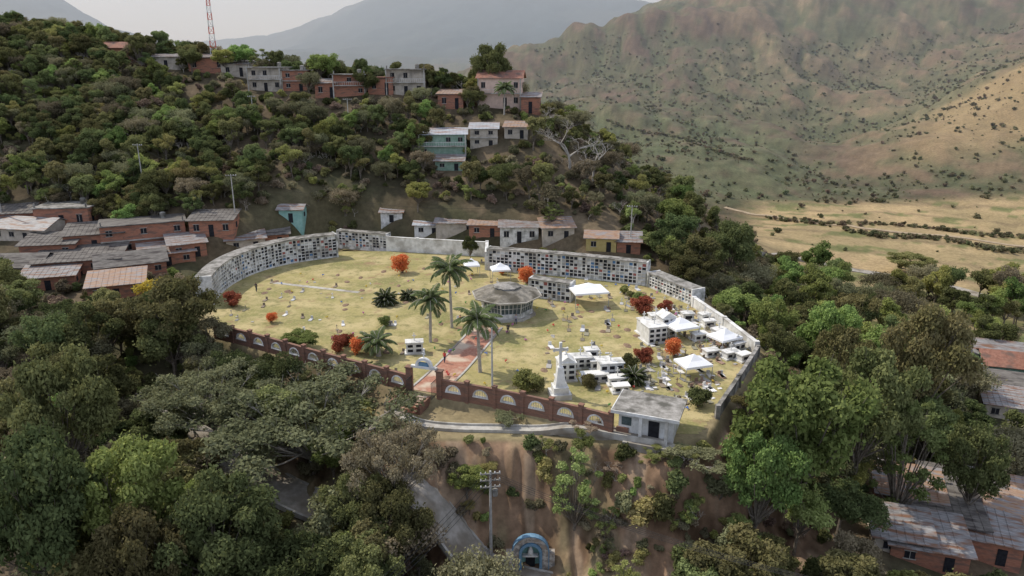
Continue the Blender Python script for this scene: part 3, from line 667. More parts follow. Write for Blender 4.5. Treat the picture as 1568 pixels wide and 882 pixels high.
tp=(pg[0],pg[1],pg[2]+10.6)
for k in(-.8,-.3,.3,.8):
    cable((tp[0]+k,tp[1],tp[2]),(tp[0]-12+k,45,-1),1); cable((tp[0]+k,tp[1],tp[2]),(tp[0]+34+k,50,-2),1.2)
p1=ground(222,302);p2=ground(362,345);p3=ground(6,345)
cable((p1[0],p1[1],p1[2]+11.6),(p2[0],p2[1],p2[2]+10.6),1.5); cable((p1[0],p1[1],p1[2]+11.6),(p3[0],p3[1],p3[2]+11.6),1.5); cable((p2[0],p2[1],p2[2]+10.6),(5,150,12),3)
W.obj('overhead_cables')
a=atY(327,78,236); B=Build('radio_mast',(a[0],a[1],a[2]-3),.3); RD=B('red_sections',M_red); WH=B('white_sections',M_white)
HM=26; N_=13
for k in range(N_):
    mb=RD if k%2==0 else WH; z0=k*HM/N_; z1=(k+1)*HM/N_; s0=.9-.65*k/N_; s1=.9-.65*(k+1)/N_
    c=[(1,1),(1,-1),(-1,-1),(-1,1)]
    for i in range(4):
        p=c[i];q=c[(i+1)%4]; mb.tube([(p[0]*s0,p[1]*s0,z0),(p[0]*s1,p[1]*s1,z1)],.09,4); mb.tube([(p[0]*s0,p[1]*s0,z0),(q[0]*s1,q[1]*s1,z1)],.06,4); mb.tube([(p[0]*s0,p[1]*s0,z0),(q[0]*s0,q[1]*s0,z0)],.06,4)
B.done()

# ------------------------------------------------------------------ VEGETATION
LM={'dark':leafmat('foliage_dark',(.07,.085,.03),(.16,.175,.062)),
'mid':leafmat('foliage_mid',(.12,.137,.045),(.245,.25,.09)),
'bright':leafmat('foliage_bright',(.16,.21,.048),(.34,.38,.105)),
'olive':leafmat('foliage_olive',(.15,.145,.07),(.275,.255,.14)),
'yg':leafmat('foliage_yellowgreen',(.2,.22,.055),(.36,.36,.12)),
'dry':leafmat('foliage_dry',(.2,.16,.1),(.33,.27,.17)),
'orange':leafmat('foliage_orange',(.62,.11,.02),(.75,.24,.04),vr=(.9,1.1)),
'red':leafmat('foliage_darkred',(.22,.05,.03),(.42,.12,.05),vr=(.9,1.1)),
'yellow':leafmat('foliage_yellow',(.5,.38,.03),(.65,.5,.06),vr=(.9,1.1)),
'palm':leafmat('palm_frond',(.085,.12,.04),(.2,.245,.1),vr=(.9,1.1)),
'dpalm':leafmat('cycad_frond',(.045,.06,.022),(.1,.115,.045),vr=(.9,1.1))}
def finish_tree(name,mb,lv,lc,mat,trunkmat):
    nv=len(mb.v); vs=np.array(mb.v if nv else np.zeros((0,3)),float).reshape(-1,3)
    allv=np.concatenate([vs,lv]); nl=len(lv)//4
    me=bpy.data.meshes.new(name)
    faces=mb.f+(np.arange(nl*4).reshape(-1,4)+nv).tolist()
    me.from_pydata(allv.tolist(),[],faces)
    me.materials.append(trunkmat); me.materials.append(mat)
    mi=np.zeros(len(faces),np.int32); mi[len(mb.f):]=1; me.polygons.foreach_set('material_index',mi)
    a=me.attributes.new('c','FLOAT','FACE'); cc=np.zeros(len(faces)); cc[len(mb.f):]=lc; a.data.foreach_set('value',cc)
    return me
def leaves(cent,rad,n,size,r,up=.35,asp=.55,shell=.5):
    k=len(cent); w=rad.prod(1)**(2/3)*(.5+r.random(k)); w/=w.sum(); li=r.choice(k,n,p=w)
    d=r.normal(size=(n,3)); d/=np.linalg.norm(d,axis=1)[:,None]
    d[:,2]=np.where((d[:,2]<-.3)&(r.random(n)<.6),-d[:,2],d[:,2])
    rr_=shell+(1-shell)*r.random(n)**.7
    lump=.7+.6*vnoise(d[:,0]*2.5+li*3.7,d[:,1]*2.5+d[:,2]*3.1,3)
    spray=np.where(r.random(n)<.12,1+.35*r.random(n),1)
    p=cent[li]+d*rad[li]*(rr_*lump*spray)[:,None]
    nn=d*.7+r.normal(size=(n,3))*.8; nn[:,2]+=up; nn/=np.linalg.norm(nn,axis=1)[:,None]
    t=np.cross(nn,r.normal(size=(n,3))); t/=np.linalg.norm(t,axis=1)[:,None]; b=np.cross(nn,t)
    s=size*(.6+.8*r.random(n))[:,None]
    v=np.stack([p-t*s,p+b*s*asp,p+t*s,p-b*s*asp],1).reshape(-1,3)
    lob=r.random(k)
    c=np.clip(.5*lob[li]+.5*r.random(n)+.0,0,1)
    return v,c
def broad(name,seed,mat,Ht=10,R=4.5,th=.35,lobes=16,nl=9500,size=.23,flat=.6,gap=1.0,trunk=M_trunk,lr=(.22,.4),shell=.4):
    r=np.random.default_rng(seed); rd=random.Random(seed); mb=MB(trunk)
    base=Vector((0,0,-.8)); tt=Vector((rd.uniform(-.4,.4),rd.uniform(-.4,.4),Ht*th))
    tr=.045*Ht*.5
    mb.tube([base,(tt*.5+Vector((.1,.1,0))),tt],[tr*1.3,tr,tr*.8],7)
    cz=Ht*(th+1)/2+Ht*.04; rz=Ht*(1-th)/2
    cent=[];rad=[]
    for i in range(lobes):
        for _ in range(30):
            d=Vector((rd.gauss(0,1),rd.gauss(0,1),rd.gauss(0,1))).normalized(); q=rd.uniform(.4,.95)*gap
            z=d.z*q*rz*flat/.6*.9
            c=Vector((d.x*q*R,d.y*q*R,cz+z))
            if all((c-o).length>R*.22 for o in cent): break
        l=rd.uniform(*lr)*R; cent.append(c); rad.append((l,l,l*rd.uniform(.55,.85)))
        m=tt.lerp(c,.5)+Vector((0,0,-rd.uniform(0,.08)*Ht))
        mb.tube([tt-Vector((0,0,rd.uniform(0,.12)*Ht)),m,c],[tr*.45,tr*.28,tr*.08],5)
        for _ in range(3):
            e=c+Vector((rd.uniform(-1,1),rd.uniform(-1,1),rd.uniform(-.2,1)))*l*.9; mb.tube([m.lerp(c,.6),e],[tr*.14,tr*.04],4,cap=False)
    v,c=leaves(np.array([tuple(c) for c in cent]),np.array(rad),nl,size,r,shell=shell)
    return finish_tree(name,mb,v,c,mat,trunk)
def bare(name,seed,Ht=8,mat=M_trunkl,leafm=None,nl=0,spread=.55):
    rd=random.Random(seed); mb=MB(mat); ends=[]
    def grow(p,d,l,r,lev):
        q=p+d*l; m=p.lerp(q,.5)+Vector((rd.uniform(-1,1),rd.uniform(-1,1),0))*l*.08
        mb.tube([p,m,q],[r,r*.8,r*.62],5 if lev<2 else 3,cap=False)
        if lev>=5: ends.append(q); return
        for k in range(rd.choice([2,3,3])):
            nd=(d+Vector((rd.gauss(0,1),rd.gauss(0,1),rd.gauss(.1,.6)))*spread).normalized()
            if nd.z<-.1: nd.z=.1
            grow(q if k else m.lerp(q,.8),nd,l*rd.uniform(.6,.85),r*.6,lev+1)
    grow(Vector((0,0,-.6)),Vector((0.05,0,1)),Ht*.26,.2,0)
    r=np.random.default_rng(seed)
    if nl: v,c=leaves(np.array([tuple(e) for e in ends]),np.full((len(ends),3),.6),nl,.16,r,shell=.1)
    else: v=np.zeros((0,3)); c=np.zeros(0)
    return finish_tree(name,mb,v,c,leafm or LM['dry'],mat)
def bush(name,seed,mat,R=1.5,Hh=2.0,lobes=8,nl=2000,size=.16):
    r=np.random.default_rng(seed); rd=random.Random(seed); mb=MB(M_trunk); cent=[];rad=[]
    for i in range(lobes):
        a=rd.uniform(0,6.28); q=rd.uniform(0,.65)*R; c=(q*math.cos(a),q*math.sin(a),rd.uniform(.25,.75)*Hh); l=rd.uniform(.3,.5)*R
        cent.append(c); rad.append((l,l,l*.85)); mb.tube([(0,0,-.2),c],[.06,.02],4)
    v,c=leaves(np.array(cent),np.array(rad),nl,size,r,shell=.3)
    return finish_tree(name,mb,v,c,mat,M_trunk)
def palm(name,seed,Ht=9,fr=18,Lf=3.2,mat=None,tr=.2,droop=1.0):
    rd=random.Random(seed); mb=MB(M_trunkl); tp=Vector((rd.uniform(-.2,.2),rd.uniform(-.2,.2),Ht))
    mb.tube([(0,0,-.3),(0,0,.4),tp*.45,tp*.8,tp],[tr*1.5,tr*1.15,tr*1.1,tr*.8,tr*.6],9)
    lv=[];lc=[]
    for i in range(fr):
        a=i*2.399+rd.uniform(-.2,.2); el=math.radians(78-85*(i/fr)**.8); L_=Lf*rd.uniform(.85,1.1); p=tp.copy(); hd=Vector((math.cos(a),math.sin(a),0)); pts=[p.copy()]; S=12
        for k in range(S):
            e=el-droop*1.5*(k/S)**1.3; p=p+(hd*math.cos(e)+Vector((0,0,math.sin(e))))*(L_/S); pts.append(p.copy())
        mb.tube(pts,[.05]*4+[.03]*(S-3),3,cap=False)
        sd=Vector((-hd.y,hd.x,0)); cf=rd.random()
        for k in range(S*4):
            t=(k+1)/(S*4); f=t*S; j=min(S-1,int(f)); q=pts[j].lerp(pts[min(S,j+1)],f-j); tan=(pts[j+1]-pts[j]).normalized(); ll=L_*.26*math.sin(math.pi*(.12+.83*t))**.7
            for s in(-1,1):
                dr=(sd*s*.85+tan*.45+Vector((0,0,-.25-rd.random()*.55))).normalized(); e=q+dr*ll; w=tan*.075
                lv+=[tuple(q-w),tuple(q.lerp(e,.5)-w*1.4),tuple(e),tuple(q.lerp(e,.5)+w*1.4)]; lc.append(.4*cf+.6*rd.random())
    return finish_tree(name,mb,np.array(lv),np.array(lc),mat or LM['palm'],M_trunkl)
TR=[('dark',1,{}),('dark',2,dict(lobes=22,R=5)),('mid',3,{}),('mid',4,dict(Ht=11,R=4,th=.3)),('bright',5,{}),('bright',6,dict(lobes=20)),('olive',7,dict(nl=6000,size=.2)),('olive',8,dict(R=5.5,nl=7000,size=.2,flat=.45,lobes=22)),('yg',9,dict(nl=5500,size=.2)),('mid',10,dict(R=5,lobes=24,lr=(.2,.34)))]
def proto(me): return bpy.data.objects.new(me.name,me)
def clone(L): return [proto(p.data) for p in L]
PR=[proto(broad('tree_variant_%02d'%i,s_,LM[m_],**k_)) for i,(m_,s_,k_) in enumerate(TR)]
PR.append(proto(bare('tree_variant_10',21)));PR.append(proto(bare('tree_variant_11',22,leafm=LM['olive'],nl=3000)));PR.append(proto(bare('tree_variant_12',23,leafm=LM['yg'],nl=2500,Ht=9)))
BU=[proto(bush('bush_variant_%02d'%i,40+i,LM[m_])) for i,m_ in enumerate(['dark','mid','bright','olive','yg','dry','mid'])]
LMF={'a':leafmat('scrub_foliage_a',(.14,.145,.066),(.19,.19,.095)),'b':leafmat('scrub_foliage_b',(.2,.175,.095),(.25,.215,.125))}
LB=[proto(bush('scrub_variant_%02d'%i,60+i,LMF[m_],R=2.2,Hh=2.4,lobes=7,nl=260,size=.5)) for i,m_ in enumerate(['a','a','b','b'])]
def scatter(name,protos,pts,idx,sc,rt):
    if len(pts)==0: return
    col=bpy.data.collections.new(name+'_variants')
    for p in protos: col.objects.link(p)
    me=bpy.data.meshes.new(name); me.from_pydata([tuple(p) for p in pts],[],[])
    a=me.attributes.new('idx','INT','POINT'); a.data.foreach_set('value',np.array(idx,np.int32))
    a=me.attributes.new('sc','FLOAT_VECTOR','POINT'); a.data.foreach_set('vector',np.array(sc,np.float32).ravel())
    a=me.attributes.new('rt','FLOAT_VECTOR','POINT'); a.data.foreach_set('vector',np.array(rt,np.float32).ravel())
    ob=bpy.data.objects.new(name,me); scene.collection.objects.link(ob)
    g=bpy.data.node_groups.new(name+'_gn','GeometryNodeTree'); g.interface.new_socket('Geometry',in_out='INPUT',socket_type='NodeSocketGeometry'); g.interface.new_socket('Geometry',in_out='OUTPUT',socket_type='NodeSocketGeometry')
    N=g.nodes;L=g.links; gi=N.new('NodeGroupInput'); go=N.new('NodeGroupOutput'); ip=N.new('GeometryNodeInstanceOnPoints'); ci=N.new('GeometryNodeCollectionInfo')
    ci.inputs['Collection'].default_value=col; ci.inputs['Separate Children'].default_value=True; ci.inputs['Reset Children'].default_value=True
    def na(nm,t):
        x=N.new('GeometryNodeInputNamedAttribute'); x.data_type=t; x.inputs['Name'].default_value=nm; return [o for o in x.outputs if o.enabled and o.name=='Attribute'][0]
    L.new(gi.outputs[0],ip.inputs['Points']); L.new(ci.outputs[0],ip.inputs['Instance']); ip.inputs['Pick Instance'].default_value=True
    L.new(na('idx','INT'),ip.inputs['Instance Index']); L.new(na('sc','FLOAT_VECTOR'),ip.inputs['Scale'])
    er=N.new('FunctionNodeEulerToRotation'); L.new(na('rt','FLOAT_VECTOR'),er.inputs[0]); L.new(er.outputs[0],ip.inputs['Rotation']); L.new(ip.outputs[0],go.inputs[0])
    md=ob.modifiers.new('instances','NODES'); md.node_group=g; return ob
HSA=np.array(HSW)
def hdist(x,y,o=2): return np.min(np.hypot(x[:,None]-HSA[None,:,0],y[:,None]-(HSA[None,:,1]+o)),1)
def sample(N_,xr,yr,mask):
    x=rng.uniform(*xr,N_); y=rng.uniform(*yr,N_); k=mask(x,y); x=x[k];y=y[k]; z=H(x,y); return x,y,z
def clear(x,y,z,hh,rr_):
    do=pdist(x,y,OUT); ok=do>1.5+rr_*.3
    ok&=hdist(x,y,3)>5.5
    for hx,hy in HSW:
        s=(y>hy-13)&(y<hy+1)&(np.abs(x-hx*y/hy)<4); ok&=~s
    return ok
# areas that are open ground / roofs in the photo: no tall trees growing in front of them
KEEP=np.array([(318,470),(330,512),(430,535),(560,575),(600,640),(660,680),(1000,705),(1100,660),(1165,555),(1165,520),(1000,400),(500,340),(330,400)],float)
BANK=np.array([(630,640),(690,700),(640,882),(1040,882),(1040,700)],float)
TOWN=np.array([(50,372),(190,372),(330,372),(310,405),(235,452),(120,452),(50,425)],float)
SHACKS=np.array([(1335,760),(1400,735),(1568,770),(1568,882),(1360,882)],float)
ROADV=np.array([(345,700),(420,715),(505,760),(505,792),(420,775),(345,735)],float)
def notcover(x,y,z,hh,r_):
    ok=np.ones(len(x),bool)
    for fz in(.45,.75,1.0):
        for s in(-.8,0,.8):
            px,py=proj(x+s*r_,y,z+hh*fz); ok&=~((y<100)&(pdist(px,py,KEEP)<0)); ok&=~((y<79)&(pdist(px,py,ROADV)<0)); ok&=~((y<140)&(pdist(px,py,TOWN)<0)); ok&=~((y<88)&(pdist(px,py,SHACKS)<0))
            if s==0: ok&=~((y<80)&(pdist(px,py,BANK)<0))
            ok&=~((x>20)&(y<140)&(pdist(px,py,KEEP)<0))
    return ok
def mk(name,protos,x,y,z,pick,scl,zs=(.85,1.2),tilt=.06):
    nn=len(x); s=scl*np.ones(nn); sc=np.stack([s*rng.uniform(.9,1.1,nn),s*rng.uniform(.9,1.1,nn),s*rng.uniform(*zs,nn)],1); rt=np.stack([rng.normal(0,tilt,nn),rng.normal(0,tilt,nn),rng.uniform(0,6.28,nn)],1)
    scatter(name,protos,np.stack([x,y,z],1),pick,sc,rt)
x,y,z=sample(5200,(-190,75),(152,262),lambda x,y:(x>-.78*y)&(vnoise(x/11,y/11,101)>.22))
s=rng.uniform(.32,.72,len(x)); dens=np.where(x/y>-.03,.3,.75); ok=clear(x,y,z,s*10,s*4.5)&(rng.random(len(x))<dens)&(z>1.5)
x,y,z,s=x[ok],y[ok],z[ok],s[ok]
pk=rng.choice([0,1,2,3,4,6,7,8,9,10,11,12],len(x),p=[.13,.07,.14,.1,.09,.1,.06,.08,.05,.08,.06,.04])
pk=np.where((x/y>-.04)&(rng.random(len(x))<.6),rng.choice([6,8,10,11,12,7,10],len(x)),pk)
mk('hillside_woodland',PR,x,y,z,pk,s)
x,y,z=sample(3600,(-190,75),(150,255),lambda x,y:(x>-.78*y)&(pdist(x,y,OUT)>2)); s=rng.uniform(.5,1.2,len(x)); ok=hdist(x,y)>5
x,y,z,s=x[ok],y[ok],z[ok],s[ok]; mk('hillside_undergrowth',BU,x,y,z,rng.choice(7,len(x),p=[.15,.15,.05,.25,.1,.25,.05]),s)
PR2,PR3,PR5=clone(PR),clone(PR),clone(PR); BU2,BU3=clone(BU),clone(BU)
def roadd(x,y):
    dm=np.full(len(x),1e9)
    for a,b in zip(ROADW[:-1],ROADW[1:]):
        dx,dy=b[0]-a[0],b[1]-a[1]; t=np.clip(((x-a[0])*dx+(y-a[1])*dy)/(dx*dx+dy*dy),0,1); dm=np.minimum(dm,np.hypot(x-a[0]-t*dx,y-a[1]-t*dy))
    return dm
x,y,z=sample(1500,(-110,2),(44,135),lambda x,y:(x>-.8*y)&(roadd(x,y)>3.5)); s=rng.uniform(.45,.95,len(x)); hh=s*10
ok=clear(x,y,z,hh,s*4.5)&notcover(x,y,z,hh,s*4.5)&(rng.random(len(x))<.42); x,y,z,s=x[ok],y[ok],z[ok],s[ok]
mk('foreground_woodland',PR2,x,y,z,rng.choice([0,1,2,3,4,6,7,9,10,11],len(x),p=[.17,.1,.15,.08,.08,.12,.1,.08,.05,.07]),s)
x,y,z=sample(2600,(-110,70),(48,140),lambda x,y:(np.abs(x)<.8*y)&(roadd(x,y)>3)); s=rng.uniform(.5,1.3,len(x)); ok=(pdist(x,y,OUT)>1.2)&((rng.random(len(x))<.35)|(x<-12)|(x>26)); ok&=~((np.abs(x-ng[0])<4)&(y<ng[1]+1)); ok&=hdist(x,y)>5; x,y,z,s=x[ok],y[ok],z[ok],s[ok]
mk('foreground_undergrowth',BU2,x,y,z,rng.choice(7,len(x),p=[.2,.15,.1,.25,.1,.15,.05]),s)
x,y,z=sample(1600,(-14,30),(64,86),lambda x,y:(pdist(x,y,OUT)>.6)&(pdist(x,y,OUT)<14)&(roadd(x,y)>2.6)&(vnoise(x/3.5,y/3.5,131)>.45)); s=rng.uniform(.25,.7,len(x)); ok=~((np.abs(x-ng[0])<3)&(y<ng[1]+1))&(rng.random(len(x))<.34); x,y,z,s=x[ok],y[ok],z[ok],s[ok]
mk('bank_scrub',BU3,x,y,z,rng.choice(7,len(x),p=[.03,.1,.12,.25,.2,.25,.05]),s)
k=rng.random(len(x))<.3; mk('bank_saplings',PR5,x[k]+.8,y[k],z[k],rng.choice([10,11,12,11,8],k.sum()),rng.uniform(.18,.4,k.sum()))
x,y,z=sample(2000,(14,150),(46,190),lambda x,y:(x<.82*y)&(x>.2*y)); s=rng.uniform(.45,.95,len(x)); hh=s*10
ok=clear(x,y,z,hh,s*4.5)&notcover(x,y,z,hh,s*4.5)&(rng.random(len(x))<np.where(y>135,.22,.45)); x,y,z,s=x[ok],y[ok],z[ok],s[ok]
mk('valley_side_woodland',PR3,x,y,z,rng.choice([0,1,2,3,4,5,6,7,8,9,11],len(x),p=[.06,.05,.13,.1,.2,.13,.09,.07,.07,.06,.04]),s)
x,y,z=sample(26000,(20,700),(190,820),lambda x,y:(x<.8*y)&(x>.02*y)); gn=fbm(x/60,y/90,35,5)*.4+fbm(x/9,y/12,39,4)*.6+.12*(1-np.abs(2*fbm(x/170+3,y/210,11,5)-1)*2.2)
fld=(x/y>.3)&(y>190)&(y<335)
pp=np.clip(sstep(gn,.53,.62)*.5+sstep(gully(x,y),.62,.95)*.85+.004,0,1); pp=np.where((~fld)&(y<350)&(x/y<.5),.6,pp); pp=np.where(fld,.03,pp); ok=rng.random(len(x))<pp
x,y,z=x[ok],y[ok],z[ok]; s=.2+.75*rng.random(len(x))**2.2; s=np.where(y>340,s*.85,s)
mk('distant_scrub',LB,x,y,z,rng.choice(4,len(x),p=[.25,.25,.25,.25]),s)
hp=[];
for (a,b) in [((1180,335),(1568,362)),((930,185),(1150,245)),((1160,440),(1568,470)),((1290,352),(1568,385))]:
    for t in np.linspace(0,1,150):
        g_=ground(a[0]+(b[0]-a[0])*t,a[1]+(b[1]-a[1])*t+math.sin(t*9)*3,150); hp.append((g_[0]+random.uniform(-2,2),g_[1]+random.uniform(-3,3),g_[2]))
hp=np.array(hp); mk('hedgerow',clone(LB),hp[:,0],hp[:,1],hp[:,2],rng.choice(4,len(hp)),rng.uniform(.3,.65,len(hp)))

HI={}
def hi(k):
    if k in HI: return HI[k]
    d=dict(umb=lambda:broad('umbrella_tree_mesh',81,LM['olive'],Ht=10,R=8,th=.3,lobes=56,nl=20000,size=.15,flat=.42,lr=(.1,.19),shell=.2,trunk=M_trunkl),
     bright=lambda:broad('bright_tree_mesh',82,LM['bright'],lobes=34,nl=18000,size=.16,lr=(.17,.3)),
     mid=lambda:broad('mid_tree_mesh',83,LM['mid'],lobes=32,nl=18000,size=.16,R=5,lr=(.17,.3)),
     dark=lambda:broad('dark_tree_mesh',84,LM['dark'],lobes=32,nl=18000,size=.17,R=5,lr=(.17,.3)),
     yg=lambda:broad('yg_tree_mesh',85,LM['yg'],lobes=30,nl=7000,size=.14,R=3.4,th=.12,lr=(.14,.26),flat=.75,shell=.1),
     bare=lambda:bare('bare_tree_mesh',86,Ht=9),bareo=lambda:bare('leafy_bare_mesh',87,Ht=9,leafm=LM['olive'],nl=6000),dry=lambda:bare('dry_tree_mesh',88,Ht=9,leafm=LM['dry'],nl=4000))[k]
    HI[k]=d(); return HI[k]
RADS=dict(umb=8,bright=4.5,mid=5,dark=5,yg=3.4,bare=4,bareo=4,dry=4)
def hero(px,py,Yd,Rpx,k,name='broadleaf_tree'):
    if Yd is None:
        g_=ground(px,py+Rpx*1.1); zb=g_[2]; dep=g_[1]*CT-(zb-CAMZ)*ST; R=Rpx/F*dep; hgt=R*1.9; c=g_
    else:
        c=atY(px,py,Yd); dep=Yd*CT-(c[2]-CAMZ)*ST; R=Rpx/F*dep; zb=h1(c[0],c[1]); hgt=min(max((c[2]-zb)/.65,R*.9),R*3.4)
    o=bpy.data.objects.new(name,hi(k)); scene.collection.objects.link(o); o.location=(c[0],c[1],zb-.2); s=R/RADS[k]; o.scale=(s,s,hgt/10); o.rotation_euler[2]=random.uniform(0,6.28)
for a in [(470,640,80,180),(600,700,70,85),(320,600,84,110)]: hero(*a,'umb','umbrella_tree')
for a in [(275,575,86,50),(872,178,184,60),(910,205,182,46),(840,160,196,34)]: hero(*a,'bare','bare_tree')
hero(215,150,None,36,'dry','bare_tree')
for a in [(270,475,100,70,'mid'),(170,690,60,85,'bright'),(90,600,72,75,'dark'),(60,770,56,100,'dark'),(330,820,58,90,'dark'),(560,840,62,70,'dark'),(200,820,54,80,'mid'),
 (80,745,58,50,'bright'),(460,525,100,34,'bright'),(520,740,66,60,'bareo'),
 (1240,650,72,110,'bright'),(1170,690,68,65,'bright'),(1330,610,80,80,'mid'),(1420,540,95,75,'mid'),(1275,500,112,44,'bright'),(1185,488,112,34,'bright'),(1500,670,78,55,'mid'),(1290,545,100,50,'mid'),(1400,640,78,60,'yg'),
 (880,735,69,42,'yg'),(1045,740,70,50,'bareo'),(715,730,71,34,'bright'),(775,660,78,34,'bareo'),(905,655,76,34,'dry'),(1005,710,71,25,'yg'),(960,865,60,28,'yg'),(870,872,59,26,'yg'),(1200,865,58,30,'bright'),(930,700,72,26,'dry'),(830,690,74,22,'bareo'),
 (752,100,214,30,'dark'),(490,98,222,22,'bright'),(640,300,None,24,'bright'),(840,290,None,34,'bareo'),(845,325,None,18,'yg'),
 (1120,378,150,42,'dark'),(1060,410,138,38,'dark'),(1030,385,146,30,'mid'),(1395,405,215,36,'mid'),(720,370,150,12,'dark'),(1000,365,155,26,'mid'),
 (345,88,228,22,'bright'),(400,92,226,20,'yg'),(370,84,230,24,'bright'),(600,800,64,62,'dark'),(540,770,66,50,'mid'),(640,790,63,30,'bareo'),(560,880,58,60,'mid')]: hero(*a)
def plant(me,px,py,s,name):
    o=bpy.data.objects.new(name,me); scene.collection.objects.link(o); o.location=onz(px,py); o.scale=(s,)*3; o.rotation_euler[2]=random.uniform(0,6); return o
pm=palm('palm_mesh_a',1,9.6,24,3.9); pm2=palm('palm_mesh_b',2,6.8,22,3.5); pm3=palm('palm_mesh_c',3,2.2,18,2.9,tr=.3); cy=palm('cycad_mesh',4,.8,40,2.4,mat=LM['dpalm'],tr=.3,droop=.8)
plant(pm,692,502,1,'royal_palm'); plant(pm2,659,524,1,'royal_palm'); plant(pm2,735,570,1.1,'royal_palm'); plant(pm3,580,545,1,'palm_tree'); plant(pm3,566,538,.8,'palm_tree'); plant(cy,592,466,1.05,'cycad'); plant(cy,625,458,.75,'cycad'); plant(cy,968,585,.9,'cycad')
g_=ground(772,176); o=bpy.data.objects.new('palm_tree',pm2); scene.collection.objects.link(o); o.location=g_
BM={k:bush('flower_bush_'+k,70+i,LM[k],R=1.5,Hh=2.4,lobes=12,nl=4000,size=.11) for i,k in enumerate(['orange','red','yellow','mid','yg','dark'])}
for px,py,R,k in [(617,418,2.2,'orange'),(769,421,1.2,'orange'),(808,434,1.9,'orange'),(415,494,1.0,'orange'),(356,470,1.7,'red'),(520,538,1.5,'red'),(546,543,1.4,'orange'),(530,530,1.2,'red'),(983,480,1.9,'red'),(978,466,1.2,'yg'),(1033,545,1.5,'orange'),(986,555,1.4,'red'),(1018,478,1.3,'red'),(900,592,1.2,'mid'),(805,602,1.7,'yg'),(823,600,1.3,'mid'),(1068,622,1.6,'mid'),(962,565,1.4,'dark'),(590,500,1.0,'yg'),(575,520,1.0,'mid'),(1105,480,1.2,'mid'),(955,450,.9,'yg'),(965,455,.8,'mid')]:
    plant(BM[k],px,py,R/1.3,'flowering_bush' if k in('orange','red') else 'shrub')
a=atY(232,440,122); o=bpy.data.objects.new('yellow_flowering_tree',BM['yellow']); scene.collection.objects.link(o); o.location=(a[0],a[1],a[2]-3); o.scale=(2,2,2)

# ------------------------------------------------------------------ people
def person(px,py,shirt,pants,rz):
    J={'pel':(0,0,.95,.13),'ch':(0,0,1.3,.15),'nk':(0,0,1.48,.06),'hd':(0,-.01,1.6,.1),'ht':(0,0,1.7,.08),
     'sl':(.19,0,1.42,.065),'el':(.26,.03,1.14,.045),'hl':(.25,-.08,.88,.035),'sr':(-.19,0,1.42,.065),'er':(-.27,.05,1.15,.045),'hr':(-.24,-.1,.93,.035),
     'll':(.1,0,.88,.09),'kl':(.11,-.1,.5,.065),'al':(.11,-.02,.08,.045),'fl':(.11,-.16,.04,.04),'lr':(-.1,0,.88,.09),'kr':(-.1,.05,.5,.065),'ar':(-.1,.2,.1,.045),'fr':(-.1,.08,.04,.04)}
    E=[('pel','ch'),('ch','nk'),('nk','hd'),('hd','ht'),('ch','sl'),('sl','el'),('el','hl'),('ch','sr'),('sr','er'),('er','hr'),('pel','ll'),('ll','kl'),('kl','al'),('al','fl'),('pel','lr'),('lr','kr'),('kr','ar'),('ar','fr')]
    ks=list(J); me=bpy.data.meshes.new('person'); me.from_pydata([J[k][:3] for k in ks],[(ks.index(a),ks.index(b)) for a,b in E],[])
    o=bpy.data.objects.new('person',me); scene.collection.objects.link(o); md=o.modifiers.new('s','SKIN'); o.modifiers.new('u','SUBSURF').levels=1
    for i,k in enumerate(ks): me.skin_vertices[0].data[i].radius=(J[k][3],)*2; 
    me.skin_vertices[0].data[0].use_root=True
    dg=bpy.context.evaluated_depsgraph_get(); nm=bpy.data.meshes.new_from_object(o.evaluated_get(dg)); o.modifiers.clear(); o.data=nm; nm.materials.clear()
    for nme,c in (('skin',(.3,.17,.1)),('shirt',shirt),('trousers',pants),('hair',(.02,.015,.01))): nm.materials.append(noisy('person_'+nme,c,tuple(q*1.15 for q in c),5))
    for p in nm.polygons:
        z=p.center.z; p.use_smooth=True
        p.material_index=3 if z>1.64 or (z>1.55 and p.center.y>.03) else 0 if z>1.46 else 1 if z>.95 and not (abs(p.center.x)>.22 and z<1.1) else (0 if abs(p.center.x)>.21 else 2)
    o.location=onz(px,py); o.location.z=.06; o.rotation_euler[2]=rz; o.scale=(1.02,)*3
person(681,556,(.5,.06,.06),(.05,.05,.08),2.6); person(778,512,(.03,.03,.04),(.03,.03,.05),.5); person(790,497,(.3,.3,.35),(.05,.06,.12),1); person(393,447,(.04,.04,.05),(.03,.04,.06),3)

# ------------------------------------------------------------------ haze in the valley and over the far ranges
mh=bpy.data.materials.new('valley_haze'); mh.use_nodes=True; nt=mh.node_tree; nt.nodes.clear(); vs_=nt.nodes.new('ShaderNodeVolumeScatter'); vs_.inputs['Color'].default_value=(.80,.88,1,1); vs_.inputs['Density'].default_value=.00032; vs_.inputs['Anisotropy'].default_value=.2
oo=nt.nodes.new('ShaderNodeOutputMaterial'); nt.links.new(vs_.outputs[0],oo.inputs['Volume'])
hb=MB(mh); hb.box((0,3790,340),(15000,7000,900)); hb.obj('atmospheric_haze')
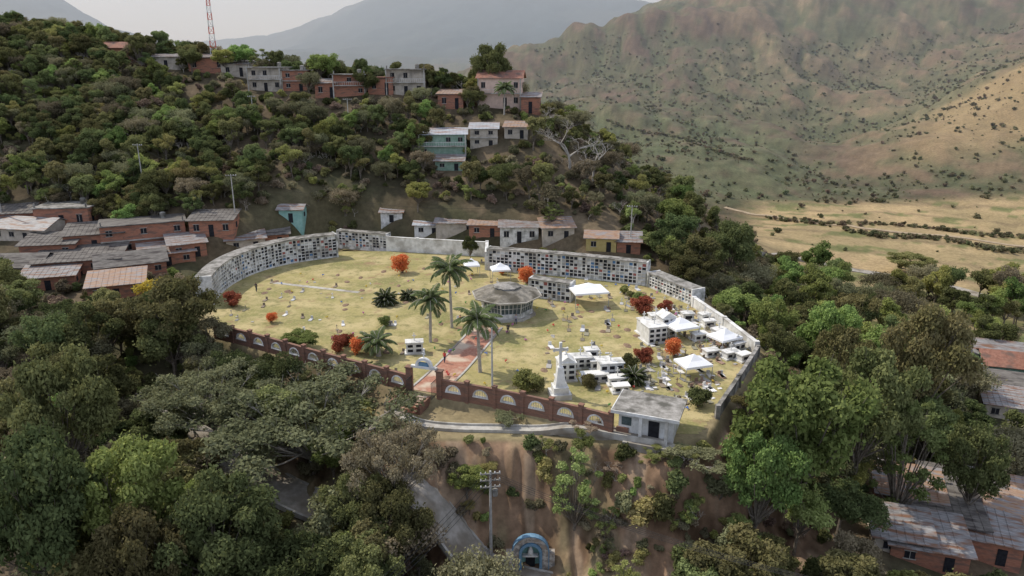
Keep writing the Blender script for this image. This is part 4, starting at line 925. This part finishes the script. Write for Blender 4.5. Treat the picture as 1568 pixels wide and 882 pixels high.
# ------------------------------------------------------------------ light, sky, camera
w=bpy.data.worlds.new('World'); scene.world=w; w.use_nodes=True; nt=w.node_tree; bg=nt.nodes['Background']; N=nt.nodes; L=nt.links
sk=N.new('ShaderNodeTexSky'); sk.sky_type='NISHITA'; sk.sun_disc=False
to=Vector((-.75,.4,.98)).normalized(); sk.sun_elevation=math.asin(to.z); sk.sun_rotation=math.atan2(to.x,to.y); sk.air_density=1.0; sk.dust_density=1.0; sk.ozone_density=1.5
mxw=N.new('ShaderNodeMix'); mxw.data_type='RGBA'; mxw.inputs[0].default_value=.62
tcw=N.new('ShaderNodeTexCoord'); mpw=N.new('ShaderNodeMapping'); mpw.inputs['Scale'].default_value=(1,1,4); nw=N.new('ShaderNodeTexNoise'); nw.inputs['Scale'].default_value=3; nw.inputs['Detail'].default_value=5
L.new(tcw.outputs['Generated'],mpw.inputs[0]); L.new(mpw.outputs[0],nw.inputs[0])
crw=N.new('ShaderNodeValToRGB'); crw.color_ramp.elements[0].position=.3; crw.color_ramp.elements[1].position=.7; crw.color_ramp.elements[0].color=(.58,.64,.84,1); crw.color_ramp.elements[1].color=(.84,.88,1,1); L.new(nw.outputs[0],crw.inputs[0])
scw=N.new('ShaderNodeVectorMath'); scw.operation='SCALE'; scw.inputs['Scale'].default_value=8.8; L.new(crw.outputs[0],scw.inputs[0])
L.new(sk.outputs[0],mxw.inputs[6]); L.new(scw.outputs[0],mxw.inputs[7]); L.new(mxw.outputs[2],bg.inputs[0]); bg.inputs[1].default_value=.145
ld=bpy.data.lights.new('sun','SUN'); ld.energy=4.1; ld.angle=math.radians(.8); ld.color=(1,.94,.84); so=bpy.data.objects.new('sun',ld); scene.collection.objects.link(so); so.rotation_euler=(-to).to_track_quat('-Z','Y').to_euler(); so.location=(0,0,200)
cd=bpy.data.cameras.new('camera'); co=bpy.data.objects.new('camera',cd); scene.collection.objects.link(co); co.location=(0,0,CAMZ); co.rotation_euler=(math.pi/2-TH,0,0); cd.sensor_width=36; cd.lens=36*F/1568; cd.clip_end=20000; cd.clip_start=.5; scene.camera=co
scene.view_settings.view_transform='Standard'; scene.view_settings.look='None'; scene.view_settings.exposure=0
